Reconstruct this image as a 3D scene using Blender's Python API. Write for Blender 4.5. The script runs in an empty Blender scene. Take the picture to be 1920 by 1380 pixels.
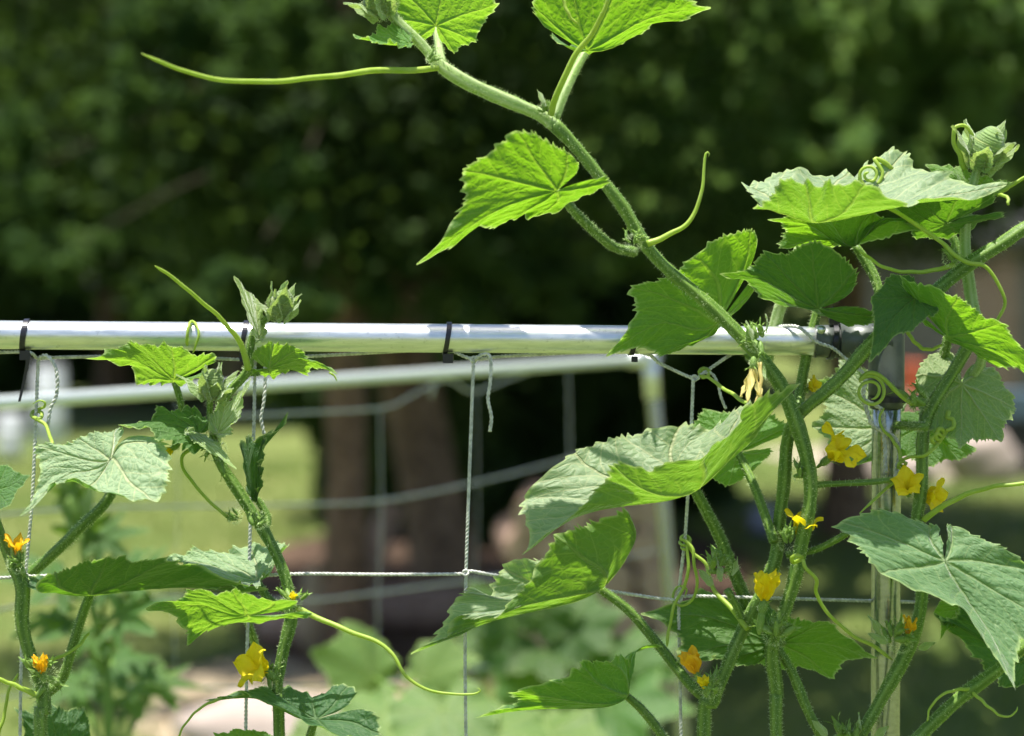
import bpy, math, random
import numpy as np
from mathutils import Vector

rng = np.random.default_rng(7)
random.seed(7)
S = bpy.context.scene
COL = S.collection
R = math.radians

# ------------------------------------------------------------------ camera
EYE = 1.5                       # camera height above the lawn
FPX = 4085.0                    # focal length in pixels of the 1920 px wide frame
PITCH = math.atan(190.0 / FPX)  # looking slightly down
cam = bpy.data.cameras.new("camera")
cam.sensor_width = 23.5
cam.lens = 23.5 * FPX / 1920.0
cam.clip_start = 0.05
cam.clip_end = 400
cam.dof.use_dof = True
cam.dof.focus_distance = 1.725
cam.dof.aperture_fstop = 2.5
cam.dof.aperture_blades = 0
camo = bpy.data.objects.new("camera", cam)
COL.objects.link(camo)
camo.location = (0, 0, EYE)
camo.rotation_euler = (R(90) - PITCH, 0, 0)
S.camera = camo

# ------------------------------------------------------------------ light
SUN_DIR = Vector((-0.10, -0.11, 0.985)).normalized()    # towards the sun
el = math.asin(SUN_DIR.z)
az = math.atan2(SUN_DIR.x, SUN_DIR.y)
world = bpy.data.worlds.new("World")
S.world = world
world.use_nodes = True
wn = world.node_tree
wn.nodes.clear()
wo = wn.nodes.new("ShaderNodeOutputWorld")
wb = wn.nodes.new("ShaderNodeBackground")
ws = wn.nodes.new("ShaderNodeTexSky")
ws.sky_type = 'NISHITA'
ws.sun_disc = False
ws.sun_elevation = el
ws.sun_rotation = az
ws.dust_density = 1.5
wb.inputs[1].default_value = 0.085
wn.links.new(ws.outputs[0], wb.inputs[0])
wn.links.new(wb.outputs[0], wo.inputs[0])
sun = bpy.data.lights.new("sun", 'SUN')
sun.energy = 5.0
sun.angle = R(0.53)
sun.color = (1.0, 0.95, 0.86)
suno = bpy.data.objects.new("sun", sun)
COL.objects.link(suno)
suno.rotation_euler = SUN_DIR.to_track_quat('Z', 'Y').to_euler()
suno.location = (-3, -3, 9)

S.view_settings.view_transform = 'Standard'
S.view_settings.look = 'None'
S.view_settings.gamma = 1.0
S.view_settings.exposure = 0.98
S.view_settings.use_curve_mapping = False
S.render.engine = 'CYCLES'
S.cycles.use_denoising = True
S.cycles.adaptive_threshold = 0.035
S.cycles.max_bounces = 4
S.cycles.diffuse_bounces = 2
S.cycles.transmission_bounces = 4
S.cycles.transparent_max_bounces = 8
S.cycles.sample_clamp_indirect = 6.0

FWD = np.array([0, math.cos(PITCH), -math.sin(PITCH)])
UPV = np.array([0, math.sin(PITCH), math.cos(PITCH)])
RGT = np.array([1.0, 0, 0])
ORG = np.array([0, 0, EYE])
D0 = 1.77                       # distance of the trellis plane


def at(px, py, cm=0.0):
    """point seen at a photo pixel, cm behind (+) or before (-) the trellis plane"""
    d = D0 + cm / 100.0
    return ORG + FWD * d + RGT * ((px - 960) / FPX * d) + UPV * (-(py - 690) / FPX * d)


def atd(px, py, d):
    return at(px, py, (d - D0) * 100.0)


def ground_at(px, d, z=0.0):
    """point of height z at distance d along the column of a pixel"""
    return np.array([(px - 960) / FPX * d, d, z])


PX = D0 / FPX                   # metres per photo pixel on the trellis plane


# ------------------------------------------------------------------ helpers
def set_props(o, label=None, cat=None, group=None, kind=None):
    if label: o["label"] = label
    if cat: o["category"] = cat
    if group: o["group"] = group
    if kind: o["kind"] = kind
    return o


def empty(name, loc, label, cat, group=None):
    o = bpy.data.objects.new(name, None)
    COL.objects.link(o)
    o.location = Vector(loc)
    o.empty_display_size = 0.05
    return set_props(o, label, cat, group)


def mesh_obj(name, verts, faces, mat, parent=None, smooth=True, uv=None, attr=None, kind=None):
    me = bpy.data.meshes.new(name)
    me.from_pydata([tuple(v) for v in np.asarray(verts).tolist()], [], faces)
    if smooth:
        me.polygons.foreach_set("use_smooth", np.ones(len(me.polygons), dtype=bool))
    if uv is not None:
        lay = me.uv_layers.new(name="UVMap")
        idx = np.empty(len(me.loops), dtype=np.int32)
        me.loops.foreach_get("vertex_index", idx)
        lay.data.foreach_set("uv", np.asarray(uv, dtype=np.float32)[idx].ravel())
    if attr:
        for k, val in attr.items():
            a = me.attributes.new(k, 'FLOAT', 'POINT')
            a.data.foreach_set("value", np.asarray(val, dtype=np.float32))
    me.materials.append(mat)
    me.update()
    o = bpy.data.objects.new(name, me)
    COL.objects.link(o)
    if parent is not None:
        o.parent = parent
        loc = np.zeros(3)
        q = parent
        while q is not None:
            loc += np.array(q.location)
            q = q.parent
        o.location = Vector(-loc)
    if kind:
        o["kind"] = kind
    return o


class Geo:
    """collects vertices and faces for one mesh"""
    def __init__(s):
        s.v = []; s.f = []; s.n = 0

    def add(s, v, f):
        v = np.asarray(v, float)
        s.v.append(v)
        s.f += [[i + s.n for i in q] for q in f]
        s.n += len(v)

    def obj(s, name, mat, parent=None, smooth=True, kind=None):
        return mesh_obj(name, np.concatenate(s.v), s.f, mat, parent, smooth, kind=kind)


def spline(pts, step):
    """Catmull-Rom through rows of numbers (first three are x y z), sampled every step metres"""
    P = np.asarray(pts, float)
    if len(P) == 2:
        P = np.array([P[0], (P[0] + P[1]) / 2, P[1]])
    A = np.vstack([2 * P[0] - P[1], P, 2 * P[-1] - P[-2]])
    out = []
    for i in range(1, len(A) - 2):
        p0, p1, p2, p3 = A[i - 1], A[i], A[i + 1], A[i + 2]
        n = max(2, int(np.linalg.norm((p2 - p1)[:3]) / step))
        t = np.linspace(0, 1, n, endpoint=False)[:, None]
        out.append(0.5 * (2 * p1 + (p2 - p0) * t + (2 * p0 - 5 * p1 + 4 * p2 - p3) * t ** 2
                          + (-p0 + 3 * p1 - 3 * p2 + p3) * t ** 3))
    out.append(P[-1:])
    return np.concatenate(out)


def frames(c):
    t = np.gradient(c, axis=0)
    t /= np.linalg.norm(t, axis=1)[:, None] + 1e-12
    n = np.zeros_like(c)
    a = np.array([0, 0, 1.0]) if abs(t[0][2]) < 0.9 else np.array([0, 1.0, 0])
    v = np.cross(t[0], a); v /= np.linalg.norm(v)
    for i in range(len(c)):
        v = v - t[i] * np.dot(v, t[i])
        v /= np.linalg.norm(v) + 1e-12
        n[i] = v
    return t, n, np.cross(t, n)


def tube_arrays(c, r, sides=10, ridge=0.0, nr=5, phase=0.0, twist=0.0, cap=True):
    c = np.asarray(c, float); r = np.broadcast_to(np.asarray(r, float), (len(c),))
    t, n, b = frames(c)
    th = np.linspace(0, 2 * np.pi, sides, endpoint=False)
    tw = np.linspace(0, twist, len(c))[:, None]
    rad = r[:, None] * (1 + ridge * np.cos(nr * th + phase)[None, :])
    ang = th[None, :] + tw
    v = c[:, None, :] + rad[..., None] * (np.cos(ang)[..., None] * n[:, None, :] + np.sin(ang)[..., None] * b[:, None, :])
    m = len(c)
    f = []
    for i in range(m - 1):
        for j in range(sides):
            k = (j + 1) % sides
            f.append([i * sides + j, i * sides + k, (i + 1) * sides + k, (i + 1) * sides + j])
    if cap:
        f.append(list(range(sides))[::-1])
        f.append([(m - 1) * sides + j for j in range(sides)])
    s = np.concatenate([[0], np.cumsum(np.linalg.norm(np.diff(c, axis=0), axis=1))])
    uv = np.stack([np.broadcast_to(th / (2 * np.pi), (m, sides)), np.broadcast_to(s[:, None], (m, sides))], -1).reshape(-1, 2)
    return v.reshape(-1, 3), f, uv, (c, r, t, n, b)


def hair_geo(c, r, t, n, b, dens, lmin, lmax, wid=0.00021, limit=9000, lean=0.35):
    """bristles standing on a tube: three-sided spikes"""
    seg = np.linalg.norm(np.diff(c, axis=0), axis=1)
    area = (seg * 2 * np.pi * (r[:-1] + r[1:]) / 2) * 1e6
    N = int(min(limit, area.sum() * dens))
    if N < 3:
        N = 3
    i = rng.choice(len(seg), N, p=area / area.sum())
    u = rng.random(N)[:, None]
    a = rng.random(N) * 2 * np.pi
    p = c[i] * (1 - u) + c[i + 1] * u
    rad = (r[i] * (1 - u[:, 0]) + r[i + 1] * u[:, 0])[:, None]
    nd = np.cos(a)[:, None] * n[i] + np.sin(a)[:, None] * b[i]
    side = np.cross(t[i], nd)
    d = nd + lean * rng.normal(size=(N, 1)) * t[i] + 0.3 * rng.normal(size=(N, 1)) * side
    d /= np.linalg.norm(d, axis=1)[:, None]
    L = rng.uniform(lmin, lmax, (N, 1)) * rng.choice([1, 1, 0.6], (N, 1))
    base = p + nd * rad * 0.96
    return spike_mesh(base, d, L, wid)


def spike_mesh(base, d, L, wid):
    N = len(base)
    a = np.cross(d, np.array([0.31, 0.52, 0.79])); a /= np.linalg.norm(a, axis=1)[:, None] + 1e-9
    b = np.cross(d, a)
    v = np.empty((N, 4, 3))
    for k in range(3):
        q = 2 * np.pi * k / 3
        v[:, k] = base + wid * (math.cos(q) * a + math.sin(q) * b)
    v[:, 3] = base + d * L
    f = []
    for q in range(N):
        o = 4 * q
        f += [[o, o + 1, o + 3], [o + 1, o + 2, o + 3], [o + 2, o, o + 3]]
    return v.reshape(-1, 3), f


# ------------------------------------------------------------------ materials
class NT:
    def __init__(s, name):
        s.m = bpy.data.materials.new(name)
        s.m.use_nodes = True
        s.t = s.m.node_tree
        s.t.nodes.clear()
        s.out = s.t.nodes.new("ShaderNodeOutputMaterial")

    def n(s, kind, **kw):
        nd = s.t.nodes.new("ShaderNode" + kind)
        for k, v in kw.items():
            setattr(nd, k, v)
        return nd

    def link(s, a, b):
        s.t.links.new(a, b)

    def val(s, sock, v):
        if isinstance(v, (int, float, tuple, list)):
            sock.default_value = v if not (isinstance(v, tuple) and len(v) == 3 and sock.type == 'RGBA') else (*v, 1)
        else:
            s.link(v, sock)

    def math(s, op, a, b=0.0, c=0.0, clamp=False):
        nd = s.n("Math", operation=op, use_clamp=clamp)
        for i, x in enumerate((a, b, c)):
            if i < len(nd.inputs):
                s.val(nd.inputs[i], x)
        return nd.outputs[0]

    def mix(s, fac, a, b, mode='MIX'):
        nd = s.n("Mix", data_type='RGBA', blend_type=mode)
        s.val(nd.inputs[0], fac)
        s.val(nd.inputs[6], a)
        s.val(nd.inputs[7], b)
        return nd.outputs[2]

    def ramp(s, fac, lo, hi, a=0.0, b=1.0):
        nd = s.n("MapRange", clamp=True, interpolation_type='SMOOTHSTEP')
        s.val(nd.inputs[0], fac)
        for i, x in enumerate((lo, hi, a, b)):
            s.val(nd.inputs[i + 1], x)
        return nd.outputs[0]

    def noise(s, scale, detail=3.0, vec=None, rough=0.55, out=0):
        nd = s.n("TexNoise")
        nd.inputs["Scale"].default_value = scale
        nd.inputs["Detail"].default_value = detail
        nd.inputs["Roughness"].default_value = rough
        if vec is not None:
            s.link(vec, nd.inputs["Vector"])
        return nd.outputs[out]

    def bump(s, h, strength, dist):
        nd = s.n("Bump")
        nd.inputs["Strength"].default_value = strength
        nd.inputs["Distance"].default_value = dist
        s.link(h, nd.inputs["Height"])
        return nd.outputs[0]

    def bsdf(s, color, rough=0.6, spec=0.5, metal=0.0, normal=None, **kw):
        nd = s.n("BsdfPrincipled")
        s.val(nd.inputs["Base Color"], color)
        s.val(nd.inputs["Roughness"], rough)
        s.val(nd.inputs["Specular IOR Level"], spec)
        s.val(nd.inputs["Metallic"], metal)
        if normal is not None:
            s.link(normal, nd.inputs["Normal"])
        for k, v in kw.items():
            s.val(nd.inputs[k.replace("_", " ")], v)
        return nd.outputs[0]

    def translucent(s, color, normal=None):
        nd = s.n("BsdfTranslucent")
        s.val(nd.inputs[0], color)
        if normal is not None:
            s.link(normal, nd.inputs[1])
        return nd.outputs[0]

    def mixs(s, fac, a, b):
        nd = s.n("MixShader")
        s.val(nd.inputs[0], fac)
        s.link(a, nd.inputs[1]); s.link(b, nd.inputs[2])
        return nd.outputs[0]

    def done(s, sh):
        s.link(sh, s.out.inputs[0])
        return s.m


def leaf_material(name, top, under, trans, tfac=0.42, sheen=0.35, rough=0.5, vein=1.0, seed=0.0):
    k = NT(name)
    uv = k.n("UVMap").outputs[0]
    # wobble the leaf coordinate a little so that no vein is ruled
    nz = k.noise(5.0, 2.0, uv, out=1)
    off = k.n("VectorMath", operation='MULTIPLY_ADD')
    k.link(nz, off.inputs[0]); off.inputs[1].default_value = (0.05, 0.05, 0)
    k.link(uv, off.inputs[2])
    sep = k.n("SeparateXYZ"); k.link(off.outputs[0], sep.inputs[0])
    x = k.math('SUBTRACT', sep.outputs[0], 0.025)
    y = k.math('SUBTRACT', sep.outputs[1], 0.025)
    r = k.math('SQRT', k.math('ADD', k.math('MULTIPLY', x, x), k.math('MULTIPLY', y, y)))
    th = k.math('ARCTAN2', x, y)
    P = R(48)
    ph = k.math('ABSOLUTE', k.math('SUBTRACT', k.math('FLOORED_MODULO', k.math('ADD', th, P / 2), P), P / 2))
    t = k.math('MULTIPLY', r, k.math('SINE', ph))
    s = k.math('MULTIPLY', r, k.math('COSINE', ph))
    wmain = k.math('MULTIPLY_ADD', r, -0.012, 0.019)
    main = k.math('SUBTRACT', 1.0, k.ramp(t, k.math('MULTIPLY', wmain, 0.35), wmain))
    q = k.math('FRACT', k.math('MULTIPLY', k.math('SUBTRACT', s, k.math('MULTIPLY', t, 1.15)), 6.5))
    q = k.math('ABSOLUTE', k.math('SUBTRACT', q, 0.5))
    sec = k.ramp(q, 0.43, 0.49)
    sec = k.math('MULTIPLY', sec, k.ramp(s, 0.08, 0.2))
    vo = k.n("TexVoronoi", feature='DISTANCE_TO_EDGE')
    vo.inputs["Scale"].default_value = 20.0
    k.link(off.outputs[0], vo.inputs["Vector"])
    cell = k.ramp(vo.outputs[0], 0.0, 0.42)
    net = k.math('SUBTRACT', 1.0, k.ramp(vo.outputs[0], 0.0, 0.07))
    vm = k.math('MAXIMUM', main, k.math('MAXIMUM', k.math('MULTIPLY', sec, 0.8), k.math('MULTIPLY', net, 0.45)))
    vm = k.math('MULTIPLY', vm, vein)
    # puffed cells between sunken veins, fine hairy grain on top
    h = k.math('ADD', k.math('MULTIPLY', cell, 0.5), k.math('MULTIPLY', k.ramp(q, 0.47, 0.1), 0.35))
    h = k.math('SUBTRACT', h, k.math('MULTIPLY', main, 0.8))
    h = k.math('ADD', h, k.math('MULTIPLY', k.noise(140.0, 2.0, uv), 0.35))
    h = k.math('ADD', h, k.math('MULTIPLY', k.noise(13.0, 3.0, uv), 0.9))
    nrm = k.bump(h, 0.6, 0.0018)
    geo = k.n("NewGeometry")
    back = geo.outputs["Backfacing"]
    obi = k.n("ObjectInfo").outputs["Random"]
    big = k.noise(2.2, 3.0, uv)
    at_ = k.n("Attribute"); at_.attribute_name = "rho"
    rim = k.ramp(at_.outputs["Fac"], 0.955, 0.995)  # glow of the hairy margin put into the edge colour
    tv = k.mix(k.math('MULTIPLY_ADD', big, 0.9, -0.1, clamp=True), tuple(c * 0.82 for c in top), tuple(min(1, c * 1.22) for c in top))
    tcol = k.mix(k.math('MULTIPLY', vm, 0.42), tv, (min(1, top[0] * 2.6 + 0.03), min(1, top[1] * 1.75 + 0.03), top[2] * 1.7 + 0.02))
    ucol = k.mix(k.math('MULTIPLY', vm, 0.5), under, (min(1, under[0] * 1.9 + .02), min(1, under[1] * 1.55), under[2] * 1.8 + .02))
    col = k.mix(back, tcol, ucol)
    col = k.mix(k.math('MULTIPLY', rim, 0.55), col, (0.42, 0.55, 0.2))
    hv = k.n("HueSaturation")
    k.link(col, hv.inputs["Color"])
    k.link(k.math('MULTIPLY_ADD', obi, 0.02, 0.49), hv.inputs["Hue"])
    k.link(k.math('MULTIPLY_ADD', obi, 0.3, 0.85), hv.inputs["Value"])
    col = hv.outputs[0]
    trc = k.mix(vm, trans, (min(1, trans[0] * 1.35 + 0.06), min(1, trans[1] * 1.12 + 0.05), trans[2] * 1.5 + 0.02))
    trc = k.mix(k.math('MULTIPLY', main, 0.25), trc, tuple(c * 0.5 for c in trans))
    trc = k.mix(k.math('MULTIPLY', rim, 0.5), trc, (0.75, 0.9, 0.35))
    p = k.bsdf(col, rough, 0.45, normal=nrm, Sheen_Weight=sheen, Sheen_Roughness=0.4)
    tr = k.translucent(trc, nrm)
    return k.done(k.mixs(tfac, p, tr))


def stem_material(name, lo, hi, trans=0.15):
    k = NT(name)
    uv = k.n("UVMap").outputs[0]
    sep = k.n("SeparateXYZ"); k.link(uv, sep.inputs[0])
    st = k.math('COSINE', k.math('MULTIPLY', sep.outputs[0], 2 * math.pi * 5))
    st = k.math('MULTIPLY_ADD', st, 0.32, 0.5)
    nz = k.noise(60.0, 4.0, k.n("TexCoord").outputs["Object"])
    f = k.math('MULTIPLY_ADD', k.math('SUBTRACT', nz, 0.5), 0.9, st, clamp=True)
    col = k.mix(f, lo, hi)
    speck = k.ramp(k.noise(900.0, 1.0, k.n("TexCoord").outputs["Object"]), 0.62, 0.72)
    col = k.mix(k.math('MULTIPLY', speck, 0.5), col, (0.55, 0.68, 0.35))
    nrm = k.bump(k.noise(500.0, 2.0, k.n("TexCoord").outputs["Object"]), 0.35, 0.0006)
    p = k.bsdf(col, 0.5, 0.35, normal=nrm)
    tr = k.translucent(k.mix(0.5, col, (0.45, 0.7, 0.1)))
    return k.done(k.mixs(trans, p, tr))


def simple(name, a, b=None, rough=0.6, spec=0.4, metal=0.0, scale=30.0, bump=0.3, dist=0.001, trans=None, tf=0.3, coord="Object"):
    k = NT(name)
    tc = k.n("TexCoord").outputs[coord]
    nz = k.noise(scale, 4.0, tc)
    f = k.ramp(nz, 0.32, 0.68)
    col = k.mix(f, a, b if b else tuple(c * 0.75 for c in a))
    nrm = k.bump(nz, bump, dist)
    p = k.bsdf(col, rough, spec, metal, nrm)
    if trans:
        p = k.mixs(tf, p, k.translucent(trans))
    return k.done(p)


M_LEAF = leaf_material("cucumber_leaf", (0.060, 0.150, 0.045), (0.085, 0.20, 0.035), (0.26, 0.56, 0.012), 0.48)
M_LEAF_PALE = leaf_material("cucumber_leaf_pale", (0.26, 0.37, 0.20), (0.10, 0.21, 0.04), (0.25, 0.52, 0.02), 0.36, sheen=0.8)  # direct sun on upper faces put into a paler top colour
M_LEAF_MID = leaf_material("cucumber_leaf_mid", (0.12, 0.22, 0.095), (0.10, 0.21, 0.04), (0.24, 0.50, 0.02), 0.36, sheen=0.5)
M_LEAF_UNDER = leaf_material("cucumber_leaf_lit_under", (0.10, 0.20, 0.07), (0.21, 0.31, 0.12), (0.24, 0.50, 0.02), 0.34, sheen=0.5, vein=1.3)  # sunlight on the underside put into its paler colour
M_LEAF_DARK = leaf_material("cucumber_leaf_dark", (0.035, 0.10, 0.035), (0.055, 0.14, 0.025), (0.16, 0.40, 0.01), 0.34, sheen=0.08, rough=0.55)  # shade on covered leaves put into a darker green
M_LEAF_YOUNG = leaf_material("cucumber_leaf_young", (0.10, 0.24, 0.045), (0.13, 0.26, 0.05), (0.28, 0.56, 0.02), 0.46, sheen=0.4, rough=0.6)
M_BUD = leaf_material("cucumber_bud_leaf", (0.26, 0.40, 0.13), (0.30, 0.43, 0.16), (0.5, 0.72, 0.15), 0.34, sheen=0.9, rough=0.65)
M_STEM = stem_material("vine_stem", (0.065, 0.15, 0.02), (0.20, 0.33, 0.06))
M_CALYX = stem_material("calyx_green", (0.10, 0.22, 0.035), (0.24, 0.38, 0.09), 0.25)
M_STEM_PALE = stem_material("vine_stem_pale", (0.26, 0.42, 0.10), (0.55, 0.66, 0.34), 0.25)
M_TENDRIL = simple("tendril", (0.34, 0.50, 0.06), (0.42, 0.56, 0.10), 0.45, 0.5, scale=120, bump=0.15, trans=(0.6, 0.75, 0.1), tf=0.3)
M_HAIR = simple("plant_hair", (0.55, 0.66, 0.40), (0.62, 0.70, 0.48), 0.5, 0.5, bump=0.0, trans=(0.85, 0.95, 0.6), tf=0.5)
M_PETAL = simple("petal_yellow", (0.90, 0.70, 0.010), (0.94, 0.78, 0.03), 0.55, 0.3, scale=90, bump=0.5, dist=0.0008, trans=(0.99, 0.80, 0.01), tf=0.42)
M_PETAL_OLD = simple("petal_orange", (0.87, 0.49, 0.02), (0.92, 0.60, 0.03), 0.6, 0.3, scale=140, bump=0.7, dist=0.0008, trans=(0.98, 0.56, 0.01), tf=0.4)
M_PETAL_DRY = simple("petal_dry", (0.74, 0.70, 0.30), (0.80, 0.64, 0.26), 0.7, 0.2, scale=120, bump=0.6, trans=(0.95, 0.8, 0.3), tf=0.4)
M_BLACK = simple("black_nylon", (0.012, 0.012, 0.018), (0.018, 0.018, 0.028), 0.32, 0.5, bump=0.05)
M_FIT = simple("grey_fitting", (0.075, 0.088, 0.084), (0.115, 0.13, 0.122), 0.4, 0.5, 0.25, scale=60, bump=0.15, dist=0.0006)


def cord_material():
    k = NT("white_cord")
    tc = k.n("TexCoord").outputs["Object"]
    col = k.mix(k.ramp(k.noise(250.0, 3.0, tc), 0.35, 0.65), (0.66, 0.67, 0.62), (0.42, 0.44, 0.40))
    return k.done(k.bsdf(col, 0.7, 0.3, normal=k.bump(k.noise(1500.0, 2.0, tc), 0.4, 0.0004)))


def galv_material(name, c1, c2, metal, r0):
    k = NT(name)
    tc = k.n("TexCoord").outputs["Object"]
    mp = k.n("Mapping"); mp.inputs["Scale"].default_value = (9, 60, 60)
    k.link(tc, mp.inputs[0])
    a = k.noise(6.0, 5.0, mp.outputs[0])
    b = k.noise(220.0, 3.0, tc)
    col = k.mix(k.ramp(a, 0.3, 0.7), c1, c2)
    col = k.mix(k.math('MULTIPLY', k.ramp(b, 0.6, 0.75), 0.4), col, (0.34, 0.36, 0.35))
    rg = k.math('MULTIPLY_ADD', a, 0.16, r0)
    return k.done(k.bsdf(col, rg, 0.5, metal, k.bump(k.math('ADD', k.math('MULTIPLY', a, 0.6), b), 0.12, 0.0004)))


M_CORD = cord_material()
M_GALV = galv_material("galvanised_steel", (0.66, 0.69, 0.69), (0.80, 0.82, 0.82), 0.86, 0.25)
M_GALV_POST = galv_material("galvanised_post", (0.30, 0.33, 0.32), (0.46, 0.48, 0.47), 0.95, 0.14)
M_GALV_DULL = galv_material("galvanised_dull", (0.68, 0.74, 0.71), (0.78, 0.83, 0.80), 0.6, 0.35)

# ------------------------------------------------------------------ the yard
def lawn_material():
    k = NT("lawn_grass")
    tc = k.n("TexCoord").outputs["Object"]
    a = k.noise(0.9, 4.0, tc); b = k.noise(14.0, 4.0, tc)
    col = k.mix(k.ramp(a, 0.35, 0.65), (0.085, 0.135, 0.028), (0.160, 0.190, 0.055))
    col = k.mix(k.math('MULTIPLY', k.ramp(b, 0.4, 0.75), 0.6), col, (0.16, 0.165, 0.06))
    return k.done(k.bsdf(col, 0.8, 0.2, normal=k.bump(b, 0.6, 0.03)))


M_LAWN = lawn_material()
M_DIRT = simple("pale_dirt", (0.36, 0.30, 0.21), (0.24, 0.19, 0.12), 0.9, 0.1, scale=6, bump=0.5, dist=0.02)
M_SOIL = simple("shaded_soil", (0.13, 0.085, 0.06), (0.08, 0.055, 0.04), 0.95, 0.05, scale=8, bump=0.7, dist=0.02)
M_GRAVEL = simple("pale_gravel", (0.40, 0.35, 0.28), (0.30, 0.26, 0.20), 0.9, 0.1, scale=16, bump=0.6, dist=0.02)
M_BARK = simple("bark", (0.25, 0.17, 0.115), (0.11, 0.075, 0.052), 0.9, 0.1, scale=18, bump=0.9, dist=0.02)
M_TWIG = simple("twig_bark", (0.045, 0.042, 0.028), (0.03, 0.028, 0.02), 0.9, 0.05, scale=30, bump=0.3)
M_GRASS = simple("grass_blade", (0.11, 0.17, 0.03), (0.18, 0.22, 0.06), 0.7, 0.2, scale=3, bump=0.0, trans=(0.2, 0.32, 0.04), tf=0.3)


def foliage_material(name, a, b, tr):
    k = NT(name)
    tc = k.n("TexCoord").outputs["Object"]
    col = k.mix(k.ramp(k.noise(1.6, 3.0, tc), 0.35, 0.65), a, b)
    col = k.mix(k.math('MULTIPLY', k.ramp(k.noise(9.0, 2.0, tc), 0.5, 0.8), 0.5), col, tuple(min(1, c * 1.5) for c in b))
    return k.done(k.mixs(0.38, k.bsdf(col, 0.65, 0.15), k.translucent(tr)))


M_FOL = foliage_material("juniper_foliage", (0.030, 0.070, 0.020), (0.060, 0.108, 0.028), (0.11, 0.20, 0.035))  # on the juniper boughs, sunlight put into a lighter green than the crown
M_FOL2 = foliage_material("sunlit_foliage", (0.085, 0.17, 0.052), (0.155, 0.245, 0.085), (0.34, 0.54, 0.12))  # sunlight on the right tree's boughs put into a brighter green
M_FOL3 = foliage_material("dark_foliage", (0.024, 0.050, 0.016), (0.045, 0.080, 0.022), (0.08, 0.14, 0.02))  # shade inside the near crowns put into a darker green


def sheet(name, pts, z, mat):
    v = [(p[0], p[1], z) for p in pts]
    o = mesh_obj(name, v, [list(range(len(v)))], mat, smooth=False, kind="structure")
    return o


sheet("lawn", [(-90, -20), (90, -20), (90, 160), (-90, 160)], 0.0, M_LAWN)


def blob_outline(cx, cy, rx, ry, n=36, rough=0.16):
    a = np.linspace(0, 2 * np.pi, n, endpoint=False)
    k = 1 + rough * (np.sin(2 * a + 1.1) + 0.6 * np.sin(5 * a + 0.4) + 0.4 * np.sin(9 * a))
    return np.stack([cx + rx * k * np.cos(a), cy + ry * k * np.sin(a)], 1)


sheet("dirt_path", blob_outline(-0.80, 7.6, 0.42, 1.0), 0.004, M_DIRT)
sheet("soil_bed", blob_outline(-.05, 10.6, 1.15, 3.0, rough=.08), 0.006, M_SOIL)
sheet("gravel_path", blob_outline(4.0, 17.0, 1.7, 1.9), 0.004, M_GRAVEL)


def grass(n, x0, x1, y0, y1):
    x = rng.uniform(x0, x1, n); y = rng.uniform(y0, y1, n)
    keep = ~(((x + 0.8) / 0.46) ** 2 + ((y - 7.6) / 1.05) ** 2 < 1)
    keep &= ~(((x - 4.1) / 2.4) ** 2 + ((y - 17) / 2.5) ** 2 < 1)
    keep &= ~(((x + .05) / 1.2) ** 2 + ((y - 10.6) / 3.1) ** 2 < 1)
    x, y = x[keep], y[keep]; n = len(x)
    base = np.stack([x, y, np.zeros(n)], 1)
    d = np.stack([rng.normal(0, .35, n), rng.normal(0, .35, n), np.ones(n)], 1)
    L = rng.uniform(0.03, 0.09, (n, 1))
    a = rng.uniform(0, np.pi, n)
    w = np.stack([np.cos(a), np.sin(a), np.zeros(n)], 1) * 0.006
    v = np.stack([base - w, base + w, base + d * L], 1).reshape(-1, 3)
    f = [[3 * i, 3 * i + 1, 3 * i + 2] for i in range(n)]
    o = mesh_obj("grass", v, f, M_GRASS, smooth=False, kind="stuff")
    set_props(o, "short mown grass covering the yard behind the trellis", "grass")


grass(26000, -4.5, 5.5, 5.5, 17)


def leaf_quads(c, size, flat=0.0):
    """small leaf faces at points c"""
    n = len(c)
    a = rng.normal(size=(n, 3)); a /= np.linalg.norm(a, axis=1)[:, None]
    b = rng.normal(size=(n, 3)); b[:, 2] *= (1 - flat)
    b -= a * (a * b).sum(1)[:, None]; b /= np.linalg.norm(b, axis=1)[:, None]
    s = size * rng.uniform(0.6, 1.4, (n, 1))
    v = np.stack([c - a * s, c + b * s * 0.45, c + a * s, c - b * s * 0.45], 1).reshape(-1, 3)
    f = np.arange(n * 4).reshape(-1, 4).tolist()
    return v, f


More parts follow.
